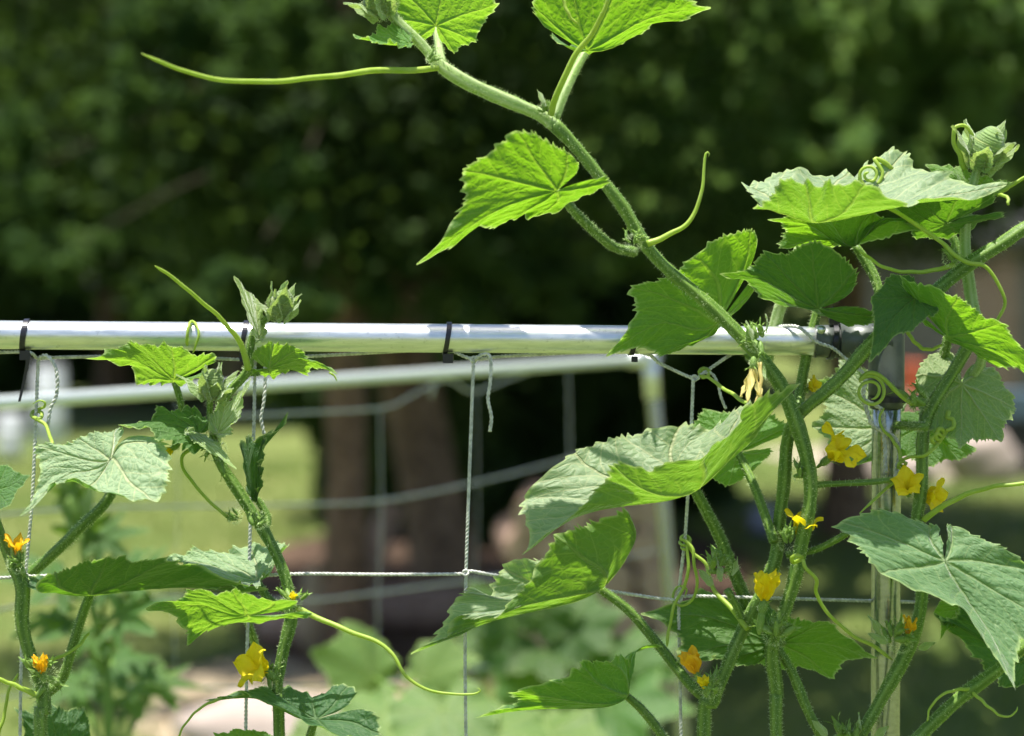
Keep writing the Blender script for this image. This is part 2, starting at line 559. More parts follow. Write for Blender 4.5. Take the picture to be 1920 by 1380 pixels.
def tree(name, label, base, h, trunk_r, crown, clumps, per, size, mat, cat="tree", group=None, lean=(0, 0), trunk_h=None, front=0, fx=1.0):
    """crown: (z0, z1, rx, ry) ellipsoidal shell of foliage clumps; limbs reach into it"""
    base = np.asarray(base, float)
    o = empty(name, base, label, cat, group)
    th = trunk_h or h * 0.8
    tp = [[base[0], base[1], -0.05, trunk_r * 1.35], [base[0] + lean[0] * .02, base[1], 0.25, trunk_r * 1.02]]
    for q in (0.3, 0.6, 1.0):
        tp.append([base[0] + lean[0] * q, base[1] + lean[1] * q, th * q, trunk_r * (1 - 0.75 * q)])
    c = spline(tp, 0.12)
    v, f, uv, _ = tube_arrays(c[:, :3], c[:, 3] * (1 + 0.06 * np.sin(np.arange(len(c)) * 0.9)), 12, 0.07, 4)
    mesh_obj("trunk", v, f, M_BARK, o)
    z0, z1, rx, ry = crown
    top = c[:, :3]
    cz, rz = (z0 + z1) / 2, (z1 - z0) / 2
    ctr = []
    for i in range(clumps):
        d = rng.normal(size=3); d /= np.linalg.norm(d)
        k = rng.uniform(0.35, 1.0) ** 0.6
        ctr.append([base[0] + lean[0] * .5 + d[0] * rx * k, base[1] + lean[1] * .5 + d[1] * ry * k, cz + d[2] * rz * k])
    ctr = np.array(ctr)
    if front:       # low boughs hanging on the side of the lawn
        for i in range(front):
            ctr[i] = [base[0] + rng.uniform(-1, fx) * rx, base[1] - rng.uniform(.25, .8) * ry, z0 + .12 + rng.uniform(0, 1) * 1.2]
    for i in range(0, clumps, 3):
        p = ctr[i]
        k = np.argmin(np.abs(top[:, 2] - max(0.5, min(th, p[2] - 0.35))))
        s = top[k]
        m = (s + p) / 2 + np.array([0, 0, 0.12])
        cc = spline([[*s, trunk_r * .3], [*m, trunk_r * .2], [*p, trunk_r * .06]], 0.2)
        vv, ff, _, _ = tube_arrays(cc[:, :3], cc[:, 3], 5)
        mesh_obj("limb", vv, ff, M_TWIG, o)
    w = rng.uniform(0.5, 1.3, clumps); w /= w.sum()
    idx = rng.choice(clumps, clumps * per, p=w)
    sig = np.array([rx, ry, rz * 0.7]) * rng.uniform(0.09, 0.2, (clumps, 1))
    pts = ctr[idx] + rng.normal(size=(len(idx), 3)) * sig[idx]
    pts = pts[pts[:, 2] > z0 - 0.25]
    v, f = leaf_quads(pts, size, 0.3)
    mesh_obj("crown", v, f, mat, o, smooth=False)
    return o


def boughs(o, base, spots, mat, size, dens=1.0, zt=2.2):
    """feathery sunlit boughs reaching out from a tree; spots are (px, py, distance, half width, half height in px)"""
    base = np.asarray(base, float)
    for px, py, d, rw, rh in spots:
        c = atd(px, py, d); k = d / FPX
        s0 = np.array([base[0], base[1], max(.6, min(zt, c[2] + rng.uniform(-.1, .4)))])
        L = spline([[*s0, .013], [*((s0 + c) / 2 + [0, 0, .10]), .009], [*c, .004]], .15)
        v, f, _, _ = tube_arrays(L[:, :3], L[:, 3], 6)
        b = mesh_obj("bough", v, f, M_TWIG, o)
        n = int(dens * rw * rh * .42)
        u = rng.normal(size=(n, 3)) * .5
        # drooping sprays: points gather along short twigs
        tw = rng.normal(size=(14, 3)) * np.array([.45, .5, .62])
        g = rng.integers(0, 14, n)
        p = tw[g] + u * np.array([.26, .3, .34]) + np.stack([np.zeros(n), np.zeros(n), -.25 * rng.random(n) ** 2], 1)
        p = c + p * np.array([rw * k, rw * k, rh * k])
        v, f = leaf_quads(p, size, .5)
        mesh_obj("foliage", v, f, mat, b, smooth=False)


# two junipers whose trunks show behind the far trellis, and the one shading the right of the lawn
bs = ground_at(648, 8.3)
o = tree("juniper_tree", "dark juniper with slim trunk, left of the two trunks under the rail", bs, 5.2, 0.085,
         (1.38, 5.0, 1.5, .8), 60, 330, 0.035, M_FOL3, trunk_h=4.4, front=24)
boughs(o, bs, [(500, 70, 7.1, 110, 70), (330, 40, 7.2, 80, 60), (250, 190, 7.1, 80, 50), (30, 330, 7.2, 70, 90), (120, 470, 7.1, 90, 50), (430, 545, 7.0, 60, 35),
               (560, 330, 7.1, 60, 50), (560, 560, 7.1, 60, 30), (640, 120, 7.1, 60, 40), (300, 560, 7.1, 70, 25)], M_FOL, .018, 1.7)
bs = ground_at(838, 9.4)
o = tree("juniper_tree", "juniper with thicker brown trunk, right of the two trunks under the rail", bs, 6.2, 0.135,
         (1.30, 5.6, 0.95, 1.0), 60, 600, 0.035, M_FOL3, trunk_h=5.0, front=26, lean=(-.9, .5), fx=.15)
boughs(o, bs, [(748, 300, 8.0, 50, 90), (740, 440, 8.0, 70, 60), (900, 500, 7.9, 90, 50), (990, 470, 8.0, 80, 60), (700, 230, 8.1, 50, 50), (880, 400, 8.0, 60, 40), (930, 270, 8.0, 50, 60), (1060, 540, 8.0, 70, 35), (700, 530, 8.0, 60, 30)], M_FOL, .019, 2.0)
bs = ground_at(1590, 12.0)
o = tree("shade_tree", "leafy green tree filling the upper right behind the vines", bs, 6.0, 0.12,
         (1.62, 4.6, 2.9, 1.9), 110, 420, 0.055, M_FOL3, trunk_h=3.9, front=20)
boughs(o, bs, [(1160, 390, 9.45, 90, 50), (1290, 350, 9.45, 110, 50), (1250, 250, 9.45, 90, 50), (1360, 190, 9.45, 100, 60), (1480, 290, 9.4, 110, 60), (1560, 190, 9.45, 110, 60), (1650, 110, 9.45, 110, 70), (1700, 280, 9.45, 100, 60),
               (1800, 180, 9.4, 110, 70), (1880, 70, 9.45, 100, 70), (1480, 60, 9.45, 110, 50), (1230, 480, 9.45, 80, 40), (1420, 410, 9.45, 100, 40), (1300, 60, 9.45, 80, 50), (1200, 160, 9.4, 80, 50), (1100, 330, 9.4, 70, 50), (1130, 220, 9.4, 70, 50), (1180, 60, 9.4, 70, 40), (1350, 280, 9.4, 90, 50), (1420, 120, 9.4, 90, 50), (1620, 240, 9.35, 100, 50), (1840, 110, 9.35, 90, 50), (1280, 430, 9.4, 90, 40), (1580, 340, 9.4, 110, 50), (1900, 280, 9.45, 70, 50), (1660, 400, 9.45, 90, 40), (1760, 20, 9.45, 110, 40)], M_FOL2, .022, 3.6)
# unseen limbs and foliage added above the picture to shade the near lawn
n = 70
ctr = np.stack([rng.uniform(-.1, 3.2, n), rng.uniform(5.4, 7.95, n), rng.uniform(2.95, 3.6, n)], 1)
g = Geo()
for q in ctr[::4]:
    m = (np.array([bs[0], bs[1], 2.6]) + q) / 2 + [0, 0, .35]
    L = spline([[bs[0], bs[1], 2.5, .05], [*m, .03], [*q, .008]], .2)
    v, f, _, _ = tube_arrays(L[:, :3], L[:, 3], 6)
    ob = mesh_obj("added_shade_limb", v, f, M_BARK, o)
idx = rng.integers(0, n, 26000)
v, f = leaf_quads(ctr[idx] + rng.normal(size=(26000, 3)) * [.28, .28, .14], .055, .4)
mesh_obj("foliage", v, f, M_FOL2, ob, smooth=False)
# tree line beyond the sunlit lawn
lt = [(-60, 21, "shade-dark tree at the left edge beyond the lawn", M_FOL3, 5.5, 0.9),
      (210, 23.5, "dark evergreen beyond the lawn above the left cable tie", M_FOL, 6.5, 1.3),
      (430, 21.5, "evergreen beyond the lawn behind the left vine tip", M_FOL, 6.0, 1.1),
      (700, 25, "dark evergreen far behind the two brown trunks", M_FOL3, 7.0, 0.3),
      (1010, 24, "dark evergreen far behind the middle of the rail", M_FOL3, 7.0, 0.2),
      (1330, 26, "dark evergreen far behind the upper vine", M_FOL3, 7.5, 0.3),
      (1800, 31, "far dark tree behind the grey shed at the right edge", M_FOL3, 8.0, 1.4)]
for px, d, lab, mt, h, z0 in lt:
    tree("evergreen_tree", lab, ground_at(px, d), h, 0.16, (z0, h * 1.25, 2.2, 2.0), 70, 150 if px < 500 else 260, 0.15, mt, group="trees beyond the lawn", trunk_h=h * .85)


# dark shrubs closing the view between and behind the two trunks
def shrub(px, d, h, rx, label, mat, size=0.09):
    b = ground_at(px, d)
    o = empty("shrub", b, label, "shrub", "dark shrubs behind the trunks")
    g = Geo()
    for k in range(7):
        a = 0.9 * k
        e = b + np.array([rx * .6 * math.cos(a), .35 * math.sin(a), h * rng.uniform(.6, .9)])
        c = spline([[*(b + [0, 0, -.03]), .022], [*((b + e) / 2 + [0, 0, .08]), .015], [*e, .005]], .15)
        v, f, _, _ = tube_arrays(c[:, :3], c[:, 3], 6)
        mesh_obj("branch", v, f, M_BARK, o)
    n = 9000
    u = rng.normal(size=(n, 3)); u /= np.linalg.norm(u, axis=1)[:, None]
    k = rng.uniform(.3, 1, (n, 1)) ** .5 * (1 + .18 * np.sin(u[:, :1] * 7 + px) + .15 * np.sin(u[:, 2:] * 6 + d))
    p = b + np.array([0, 0, h * .5]) + u * k * np.array([rx, .7, h * .52])
    p = p[p[:, 2] > .02]
    v, f = leaf_quads(p, size)
    mesh_obj("crown", v, f, mat, o, smooth=False)


shrub(560, 26.5, 1.9, 1.3, "dark shrub at the lawn's far edge, left of the slim trunk", M_FOL3)
shrub(720, 13.0, 1.5, .62, "dark shrub seen between the two brown trunks", M_FOL3)
shrub(900, 12.2, 1.45, .62, "dark shrub right behind the thicker trunk", M_FOL3)
shrub(1060, 12.8, 1.6, .75, "dark shrub behind the firewood stack", M_FOL3)
shrub(1210, 13.6, 1.5, .7, "dark shrub behind the far trellis post", M_FOL3)
shrub(40, 25.0, 1.6, 1.6, "grey-green shrub at the far left edge of the lawn", M_FOL)
shrub(330, 25.4, 1.2, 1.5, "grey-green shrub at the lawn's far edge below the rail", M_FOL)


# far wood closing the view
def far_wood():
    n = 11000
    x = rng.uniform(-22, 22, n); z = rng.uniform(0, 1, n) ** 0.9 * 9.0
    y = 40 + rng.normal(0, 1.6, n) + 1.5 * np.sin(x * 0.8) + 0.8 * np.sin(x * 2.3 + z)
    keep = z < np.where(x < -2, 4.6, 7.2) + 1.2 * np.sin(x * 0.9) + .8 * np.sin(x * 2.7)
    v, f = leaf_quads(np.stack([x, y, z], 1)[keep], 0.38)
    o = mesh_obj("far_wood", v, f, M_FOL3, smooth=False, kind="stuff")
    set_props(o, "far dark wood closing the yard behind the trees", "wood")


far_wood()


# firewood stacked behind the far trellis
M_LOG = simple("log_bark", (0.42, 0.30, 0.24), (0.26, 0.17, 0.13), 0.9, 0.1, scale=25, bump=0.8, dist=0.01)
M_LOGEND = simple("log_end", (0.55, 0.42, 0.28), (0.42, 0.30, 0.18), 0.85, 0.1, scale=40, bump=0.3, dist=0.004)


def log(p, axis, length, r, label):
    axis = np.asarray(axis, float); axis /= np.linalg.norm(axis)
    p = np.asarray(p, float)
    c = np.stack([p + axis * length * (q - .5) for q in np.linspace(0, 1, 8)])
    c[:, 2] += 0.006 * np.sin(np.arange(8))
    v, f, uv, _ = tube_arrays(c, r * (1 + 0.06 * np.sin(np.arange(8) * 1.7)), 14, 0.06, 3, rng.uniform(0, 6))
    o = empty("log", p - np.array([0, 0, r]), label, "log", "split logs stacked under the trees")
    mesh_obj("bark", v, f[:-2], M_LOG, o)
    for s in (0, -1):
        ring = v[:14] if s == 0 else v[-14:]
        sgn = -1 if s == 0 else 1
        vv = np.vstack([ring, [ring.mean(0) + axis * sgn * 0.004]])
        ff = [[j, (j + 1) % 14, 14] if sgn > 0 else [(j + 1) % 14, j, 14] for j in range(14)]
        mesh_obj("cut_end", vv, ff, M_LOGEND, o)


row_words = ["bottom", "second", "third", "fourth", "fifth", "top"]
for row in range(6):
    nlog = 5 - row // 3
    for i in range(nlog):
        q = ground_at(965, 7.6, 0.07) + np.array([(i + .5 * (row % 2)) * .136 + rng.uniform(-.008, .008), rng.uniform(-.05, .05), row * .118])
        which = ["leftmost", "second from left", "third from left", "fourth from left", "rightmost"][i if i < nlog - 1 else 4]
        log(q, (rng.uniform(-.12, .12), 1, 0), 0.5, 0.066 + rng.uniform(-.008, .003), f"brown firewood log in the {row_words[row]} row of the stack, {which}")
log(ground_at(735, 8.9, 0.09), (1, 0.12, 0), 0.62, 0.09, "pale brown log lying flat in front of the thicker trunk")
log(ground_at(690, 8.6, 0.30), (0.35, 0.3, 1), 0.55, 0.05, "leaning branch log between the two brown trunks")
log(ground_at(585, 8.5, 0.07), (1, -0.5, 0), 0.45, 0.07, "short log on the ground left of the slim trunk")


def rock(name, base, r, mat, label, seedk):
    n = 14
    g = []
    for i in range(n + 1):
        for j in range(24):
            a = math.pi * i / n; b = 2 * math.pi * j / 24
            k = 1 + 0.10 * math.sin(3 * b + seedk) * math.sin(a) + 0.08 * math.sin(5 * a + 2 * b + seedk * 2)
            g.append((base[0] + r[0] * k * math.sin(a) * math.cos(b), base[1] + r[1] * k * math.sin(a) * math.sin(b), base[2] + r[2] * (0.75 + k * math.cos(a))))
    f = [[i * 24 + j, i * 24 + (j + 1) % 24, (i + 1) * 24 + (j + 1) % 24, (i + 1) * 24 + j][::-1] for i in range(n) for j in range(24)]
    o = mesh_obj(name, np.array(g), f, mat)
    set_props(o, label, "rock")


M_ROCK = simple("pale_stone", (0.44, 0.37, 0.33), (0.34, 0.28, 0.25), 0.85, 0.2, scale=9, bump=0.5, dist=0.01)
rock("boulder", ground_at(505, 6.5), (0.30, 0.22, 0.125), M_ROCK, "large pale pinkish boulder on the dirt at the bottom left of centre", 0.7)
rock("boulder", ground_at(600, 8.35), (0.10, 0.09, 0.20), M_DIRT, "tan upright stone beside the slim trunk", 2.2)
rock("boulder", ground_at(1665, 15.0), (0.35, 0.2, 0.14), M_ROCK, "pale stone on the gravel just behind the post", 1.2)
rock("boulder", ground_at(1840, 15.2), (0.26, 0.2, 0.21), M_ROCK, "pale stone on the gravel left of the dark bin", 3.1)


# things standing about the yard, far out of focus
def lathe(name, prof, base, mat, parent=None, n=28, cap=True):
    v = []; f = []
    for (r, z) in prof:
        for j in range(n):
            a = 2 * math.pi * j / n
            v.append((base[0] + r * math.cos(a), base[1] + r * math.sin(a), base[2] + z))
    for i in range(len(prof) - 1):
        for j in range(n):
            k = (j + 1) % n
            f.append([i * n + j, i * n + k, (i + 1) * n + k, (i + 1) * n + j])
    if cap:
        f.append(list(range(n))[::-1]); f.append([(len(prof) - 1) * n + j for j in range(n)])
    return mesh_obj(name, np.array(v), f, mat, parent)


def boxg(lo, hi, bev=0.0):
    x0, y0, z0 = lo; x1, y1, z1 = hi
    v = [(x0, y0, z0), (x1, y0, z0), (x1, y1, z0), (x0, y1, z0), (x0, y0, z1), (x1, y0, z1), (x1, y1, z1), (x0, y1, z1)]
    f = [[0, 3, 2, 1], [4, 5, 6, 7], [0, 1, 5, 4], [1, 2, 6, 5], [2, 3, 7, 6], [3, 0, 4, 7]]
    return np.array(v), f


M_WHITE = simple("white_plastic", (0.72, 0.74, 0.78), (0.66, 0.68, 0.73), 0.5, 0.4, bump=0.05)
M_RED = simple("red_plastic", (0.56, 0.12, 0.05), (0.46, 0.09, 0.04), 0.5, 0.4, bump=0.05)
M_SLATE = simple("slate_blue", (0.10, 0.16, 0.21), (0.075, 0.12, 0.16), 0.5, 0.4, bump=0.05)
M_CHAR = simple("charcoal_plastic", (0.018, 0.020, 0.022), (0.03, 0.03, 0.032), 0.5, 0.4, bump=0.05)
M_SHED = simple("weathered_wood", (0.22, 0.20, 0.18), (0.15, 0.135, 0.12), 0.85, 0.15, scale=5, bump=0.4, dist=0.01)
M_BLUE = simple("blue_glaze", (0.12, 0.14, 0.42), (0.62, 0.64, 0.72), 0.4, 0.5, scale=14, bump=0.05)


def barrel(px, d, z0, r, h, label):
    b = ground_at(px, d, z0)
    o = empty("barrel", b, label, "barrel", "white barrels beyond the lawn")
    lathe("body", [(r * .92, 0), (r, h * .06), (r, h * .32), (r * 1.04, h * .34), (r, h * .36), (r, h * .66), (r * 1.04, h * .68), (r, h * .7), (r, h * .94), (r * .92, h)], b, M_WHITE, o)
    lathe("lid", [(r * .96, h + 0.003), (r * .96, h + .03), (r * .3, h + .034)], b, M_WHITE, o)


barrel(92, 18.5, 0, 0.13, 0.62, "white barrel in the yard behind the left tie's hanging tail")
barrel(18, 17.0, 0, 0.10, 0.32, "small white barrel at the left edge, lower than the other")

b = ground_at(1712, 16.6)
o = empty("tree_stump", b, "pale cut stump on the gravel carrying the red bucket", "stump")
lathe("bark", [(0.19, 0), (0.155, 0.12), (0.14, 0.3), (0.145, 0.535)], b, M_LOG, o, cap=False)
lathe("cut_top", [(0.144, 0.535), (0.143, 0.54), (0.02, 0.542)], b, M_LOGEND, o)
b = b + np.array([0, 0, 0.543])
o = empty("bucket", b, "small orange-red bucket on the stump beyond the post", "bucket")
lathe("body", [(0.075, 0), (0.10, 0.2), (0.106, 0.205), (0.106, 0.225), (0.095, 0.225), (0.07, 0.02)], b, M_RED, o)
hc = [b + np.array([0.10 * math.cos(a), 0, 0.21 + 0.09 * math.sin(a)]) for a in np.linspace(0, math.pi, 9)]
v, f, _, _ = tube_arrays(np.array(hc), 0.004, 6)
mesh_obj("handle", v, f, M_CHAR, o)

b = ground_at(1898, 15.6)
o = empty("wheelie_bin", b, "dark bin with slate blue lid at the right edge", "bin")
v, f = boxg(b + np.array([-0.15, -0.15, 0.04]), b + np.array([0.22, 0.2, 0.42])); v[:4, 0] = b[0] + (v[:4, 0] - b[0]) * .85
mesh_obj("body", v, f, M_CHAR, o, smooth=False)
v, f = boxg(b + np.array([-0.18, -0.18, 0.423]), b + np.array([0.25, 0.23, 0.60])); v[4:, 0] = b[0] + (v[4:, 0] - b[0]) * .9
mesh_obj("lid", v, f, M_SLATE, o, smooth=False)
for sx in (-0.12, 0.17):
    c = b + np.array([sx, 0.17, 0.06])
    v, f, _, _ = tube_arrays(np.array([c - [0.025, 0, 0], c + [0.025, 0, 0]]), 0.06, 16)
    mesh_obj("wheel", v, f, M_CHAR, o)

b = ground_at(1432, 12.3)
o = empty("garden_pot", b, "small white and blue pot on the shaded lawn", "pot")
lathe("body", [(0.05, 0), (0.075, 0.05), (0.08, 0.10), (0.06, 0.125), (0.066, 0.14), (0.055, 0.14), (0.05, 0.1)], b, M_BLUE, o)
lathe("saucer", [(0.07, -0.0), (0.085, 0.012), (0.08, 0.014)], b + np.array([0, 0, 0.001]), M_BLUE, o)

# weathered shed far right: boards, roof, door
b = ground_at(1850, 25.5)
o = empty("garden_shed", b, "weathered grey board shed at the right, beyond the gravel", "shed")
nb = 16
for i in range(nb):
    w = 2.9 / nb
    x = b[0] - 1.45 + i * w
    v, f = boxg((x + .006, b[1] + (0.004 if i % 2 else 0), 0.05), (x + w - .006, b[1] + 0.03, 1.75))
    if 6 <= i <= 9:
        continue
    mesh_obj("board", v, f, M_SHED, o, smooth=False)
v, f = boxg((b[0] - 1.45 + 6 * 2.9 / nb, b[1] - .01, .05), (b[0] - 1.45 + 10 * 2.9 / nb, b[1] + .025, 1.62))
mesh_obj("door", v, f, M_LOG, o, smooth=False)
v, f = boxg((b[0] - 1.44, b[1] + .032, .02), (b[0] + 1.44, b[1] + 2.2, 1.74))
mesh_obj("shed_wall", v, f, M_SHED, o, smooth=False)
v = np.array([(-1.65, -.25, 1.76), (1.65, -.25, 1.76), (1.65, 1.1, 2.5), (-1.65, 1.1, 2.5), (-1.65, 2.4, 1.76), (1.65, 2.4, 1.76)]) + np.array([b[0], b[1], 0])
vv = np.vstack([v, v + [0, 0, 0.05]])
mesh_obj("roof", vv, [[0, 3, 2, 1], [3, 4, 5, 2], [6, 7, 8, 9], [9, 8, 11, 10], [0, 1, 7, 6], [4, 10, 11, 5], [0, 6, 9, 3], [3, 9, 10, 4], [1, 2, 8, 7], [2, 5, 11, 8]], M_CHAR, o, smooth=False)

# ------------------------------------------------------------------ trellises
def pipe_part(name, pts, r, mat, parent, sides=28, step=0.05):
    c = spline(pts, step)
    v, f, uv, _ = tube_arrays(c, r, sides)
    return mesh_obj(name, v, f, mat, parent)


PIPE_R = 27.0 * PX
o = empty("pipe_trellis", at(1662, 1500, 0) * np.array([1, 1, 0]), "near trellis of bright galvanised pipe with a dark corner fitting", "trellis")
ra, rb = at(-900, 621, 0), at(1600, 640, 0)
pipe_part("rail", [ra, (ra + rb) / 2, rb], PIPE_R, M_GALV, o, 40)
pa = at(1662, 700, 0)
pb = np.array([at(1665, 1400, 0)[0] + 0.004, at(1665, 1400, 0)[1], 0.0])
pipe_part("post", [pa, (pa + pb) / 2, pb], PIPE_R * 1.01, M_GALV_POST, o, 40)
pl = np.array([ra[0], ra[1], 0.0])
pipe_part("post", [pl, (pl + ra) / 2, ra + np.array([0, 0, 0.01])], PIPE_R * 1.01, M_GALV, o, 24)
# corner fitting: collar, sleeve and body
ex = (rb - ra) / np.linalg.norm(rb - ra)
A = at(1527, 640, 0); B = at(1572, 640, 0); Cc = at(1662, 641, 0); E = at(1662, 745, 0); F = at(1662, 766, 0)
fit = Geo()
for c, r in (([A, (A + B) / 2, B], PIPE_R * 1.14), ([B + ex * .0005, (B + Cc) / 2, Cc + ex * PIPE_R * .25], PIPE_R * 1.27)):
    v, f, _, _ = tube_arrays(np.array(c), r, 36); fit.add(v, f)
v, f, _, _ = tube_arrays(spline([Cc + np.array([0, 0, PIPE_R * 1.26]), Cc, at(1662, 700, 0), E], 0.01), PIPE_R * 1.25, 36); fit.add(v, f)
fit.obj("elbow_fitting", M_FIT, o, smooth=False)
v, f, _, _ = tube_arrays(np.array([E, (E + F) / 2, F]), PIPE_R * 1.14, 36)
mesh_obj("collar", v, f, M_FIT, o, smooth=False)
for q in bpy.data.objects:
    if q.name.startswith(("elbow_fitting", "collar")):
        me = q.data
        for p in me.polygons:
            p.use_smooth = len(p.vertices) == 4
sc = at(1540, 618, -2.6)
v, f, _, _ = tube_arrays(np.array([sc + np.array([0, 0.004, 0]), sc, sc - np.array([0, 0.002, 0])]), 0.0035, 12)
mesh_obj("screw", v, f, M_GALV, o)


def far_d(px):
    return 1.0 / (1 / 2.8 + (1 / 4.0 - 1 / 2.8) * px / 1215.0)


o = empty("pipe_trellis", np.array([atd(1240, 1100, 4.0)[0], 4.0, 0]), "second pipe trellis, blurred, running off behind the near one", "trellis")
fa, fb = atd(-420, 784, far_d(-420)), atd(1218, 672, 4.0)
pipe_part("rail", [fa, (fa + fb) / 2, fb], 0.0092, M_GALV_DULL, o, 20)
e1 = atd(1268, 1240, 4.0)
dirn = (e1 - fb) / np.linalg.norm(e1 - fb)
fe = fb + dirn * (fb[2] / -dirn[2])
pipe_part("post", [fb + np.array([0, 0, .012]), (fb + fe) / 2, fe], 0.0122, M_GALV_POST, o, 20)
fl = np.array([fa[0], fa[1], 0.0])
pipe_part("post", [fa + np.array([0, 0, .012]), (fa + fl) / 2, fl], 0.0122, M_GALV_DULL, o, 20)
fx = (fb - fa) / np.linalg.norm(fb - fa)
v, f, _, _ = tube_arrays(np.array([fb - fx * .06, fb - fx * .02, fb + fx * .016]), 0.0150, 20)
mesh_obj("elbow_fitting", v, f, M_GALV, o)
v, f, _, _ = tube_arrays(np.array([fb + [0, 0, .0145], fb + dirn * .03, fb + dirn * .075]), 0.0148, 20)
mesh_obj("elbow_fitting", v, f, M_GALV, o)


def cord(name, pts, parent, r=3.6, strands=2, pitch=15.0, wob=0.0, fine=True):
    """twisted cord through photo points"""
    P = [at(*p) for p in pts]
    c = spline(P, pitch * PX / 7.0 if fine else 0.02)
    if wob:
        s = np.arange(len(c)) * 0.08
        c = c + np.stack([np.sin(s * 2.1), np.sin(s * 1.3 + 1), np.cos(s * 1.7)], 1) * wob * PX
    t, n, b = frames(c)
    L = np.concatenate([[0], np.cumsum(np.linalg.norm(np.diff(c, axis=0), axis=1))])
    g = Geo()
    rr = r * PX
    if not fine:
        v, f, _, _ = tube_arrays(c, rr, 8); g.add(v, f)
        return g.obj(name, M_CORD, parent)
    for k in range(strands):
        a = 2 * np.pi * (L / (pitch * PX) + k / strands)
        cc = c + (np.cos(a)[:, None] * n + np.sin(a)[:, None] * b) * rr * 0.46
        v, f, _, _ = tube_arrays(cc, rr * 0.58, 6)
        g.add(v, f)
    return g.obj(name, M_CORD, parent)


net = empty("trellis_net", at(880, 1073, 0), "near net of white twisted cord hanging from the bright rail", "net")
Z = 1.2
# mesh cords: along the rail, four uprights, one crossing row
cord("horizontal_cord", [(-60, 664, 1.0), (20, 660, .5), (56, 661, -.5), (72, 672, .5), (110, 670, Z), (260, 668, Z), (400, 672, Z), (478, 674, .5), (600, 667, Z), (760, 658, Z), (837, 656, 0), (888, 673, 0), (960, 667, Z), (1187, 660, 0), (1240, 683, 0), (1300, 709, 0), (1318, 700, 0), (1372, 664, .5), (1420, 640, 2.2), (1452, 616, 1.0), (1475, 611, -.6), (1500, 615, -1.5), (1530, 640, -1.9), (1560, 652, -2.0), (1585, 672, -1.6), (1625, 705, -1.9)], net)
cord("vertical_cord", [(72, 672, .5), (67, 790, .2), (60, 940, 0), (48, 1080, 0), (40, 1230, 0), (37, 1420, 0)], net)
cord("vertical_cord", [(478, 674, .5), (476, 800, .2), (470, 960, 0), (467, 1080, 0), (463, 1230, 0), (460, 1420, 0)], net)
cord("vertical_cord", [(888, 673, 0), (884, 780, 0), (879, 920, 0), (874, 1074, 0), (872, 1230, 0), (874, 1420, 0)], net)
cord("vertical_cord", [(1300, 709, 0), (1294, 850, 0), (1285, 1000, 0), (1273, 1123, 0), (1275, 1260, 0), (1277, 1420, 0)], net)
cord("horizontal_cord", [(-60, 1088, 0), (48, 1081, 0), (200, 1078, 1), (410, 1082, .5), (467, 1081, 0), (560, 1076, 0), (720, 1077, 0), (866, 1076, 0), (880, 1071, 0), (940, 1080, .5), (1120, 1105, 1), (1262, 1125, 0), (1285, 1118, 0), (1430, 1121, 1), (1640, 1127, 1.2), (1720, 1129, 2.5)], net)
cord("loose_tail", [(72, 672, .4), (86, 667, -.3), (102, 684, -.6), (109, 712, -.6), (106, 742, -.5), (93, 770, -.4), (89, 806, -.4)], net, 3.8, 2, 20, 1.2)
cord("loose_tail", [(478, 676, .2), (494, 684, -.3), (497, 720, -.5), (496, 752, -.5), (489, 785, -.5), (494, 815, -.5)], net, 3.6, 2, 20, 1.2)
cord("loose_tail", [(890, 674, -.3), (905, 665, -.6), (917, 668, -.6), (921, 695, -.6), (920, 720, -.6), (914, 752, -.6), (921, 785, -.6), (920, 808, -.6)], net, 3.8, 2, 18, 1.5)
cord("loose_tail", [(1318, 700, -.3), (1335, 702, -.5), (1346, 722, -.6), (1352, 742, -.6), (1362, 766, -.6)], net, 3.2, 2, 18, 1.0)
cord("loose_tail", [(1625, 705, -1.9), (1618, 740, -2.2), (1628, 775, -2.3), (1640, 800, -2.1), (1676, 822, -1.7), (1686, 850, -1.6), (1682, 880, -1.7), (1678, 900, -1.7)], net, 4.4, 2, 20, 1.0)
cord("loose_tail", [(1622, 752, -2.4), (1642, 762, -2.3), (1655, 775, -2.0), (1660, 830, -1.7), (1658, 868, -1.7), (1661, 886, -1.7)], net, 4.4, 2, 20, 1.4)
for (x, y) in ((48, 1081), (467, 1081), (873, 1074), (1273, 1123), (888, 674), (1302, 709)):
    g = Geo()
    for k in range(3):
        a = rng.uniform(0, 6.28)
        cc = [at(x + 5 * math.cos(a + u * 5), y + 5 * math.sin(a + u * 5), 0.22 * math.sin(u * 6 + k)) for u in np.linspace(0, 1.3, 14)]
        v, f, _, _ = tube_arrays(np.array(cc), 2.3 * PX, 6)
        g.add(v, f)
    g.obj("knot", M_CORD, net)

fnet = empty("trellis_net", atd(885, 900, far_d(885)), "blurred white net hanging on the far trellis", "net")


def fcord(name, pts, r=4.6):
    cord(name, [(x, y, (far_d(x) - D0) * 100) for x, y in pts], fnet, r=r, fine=False)


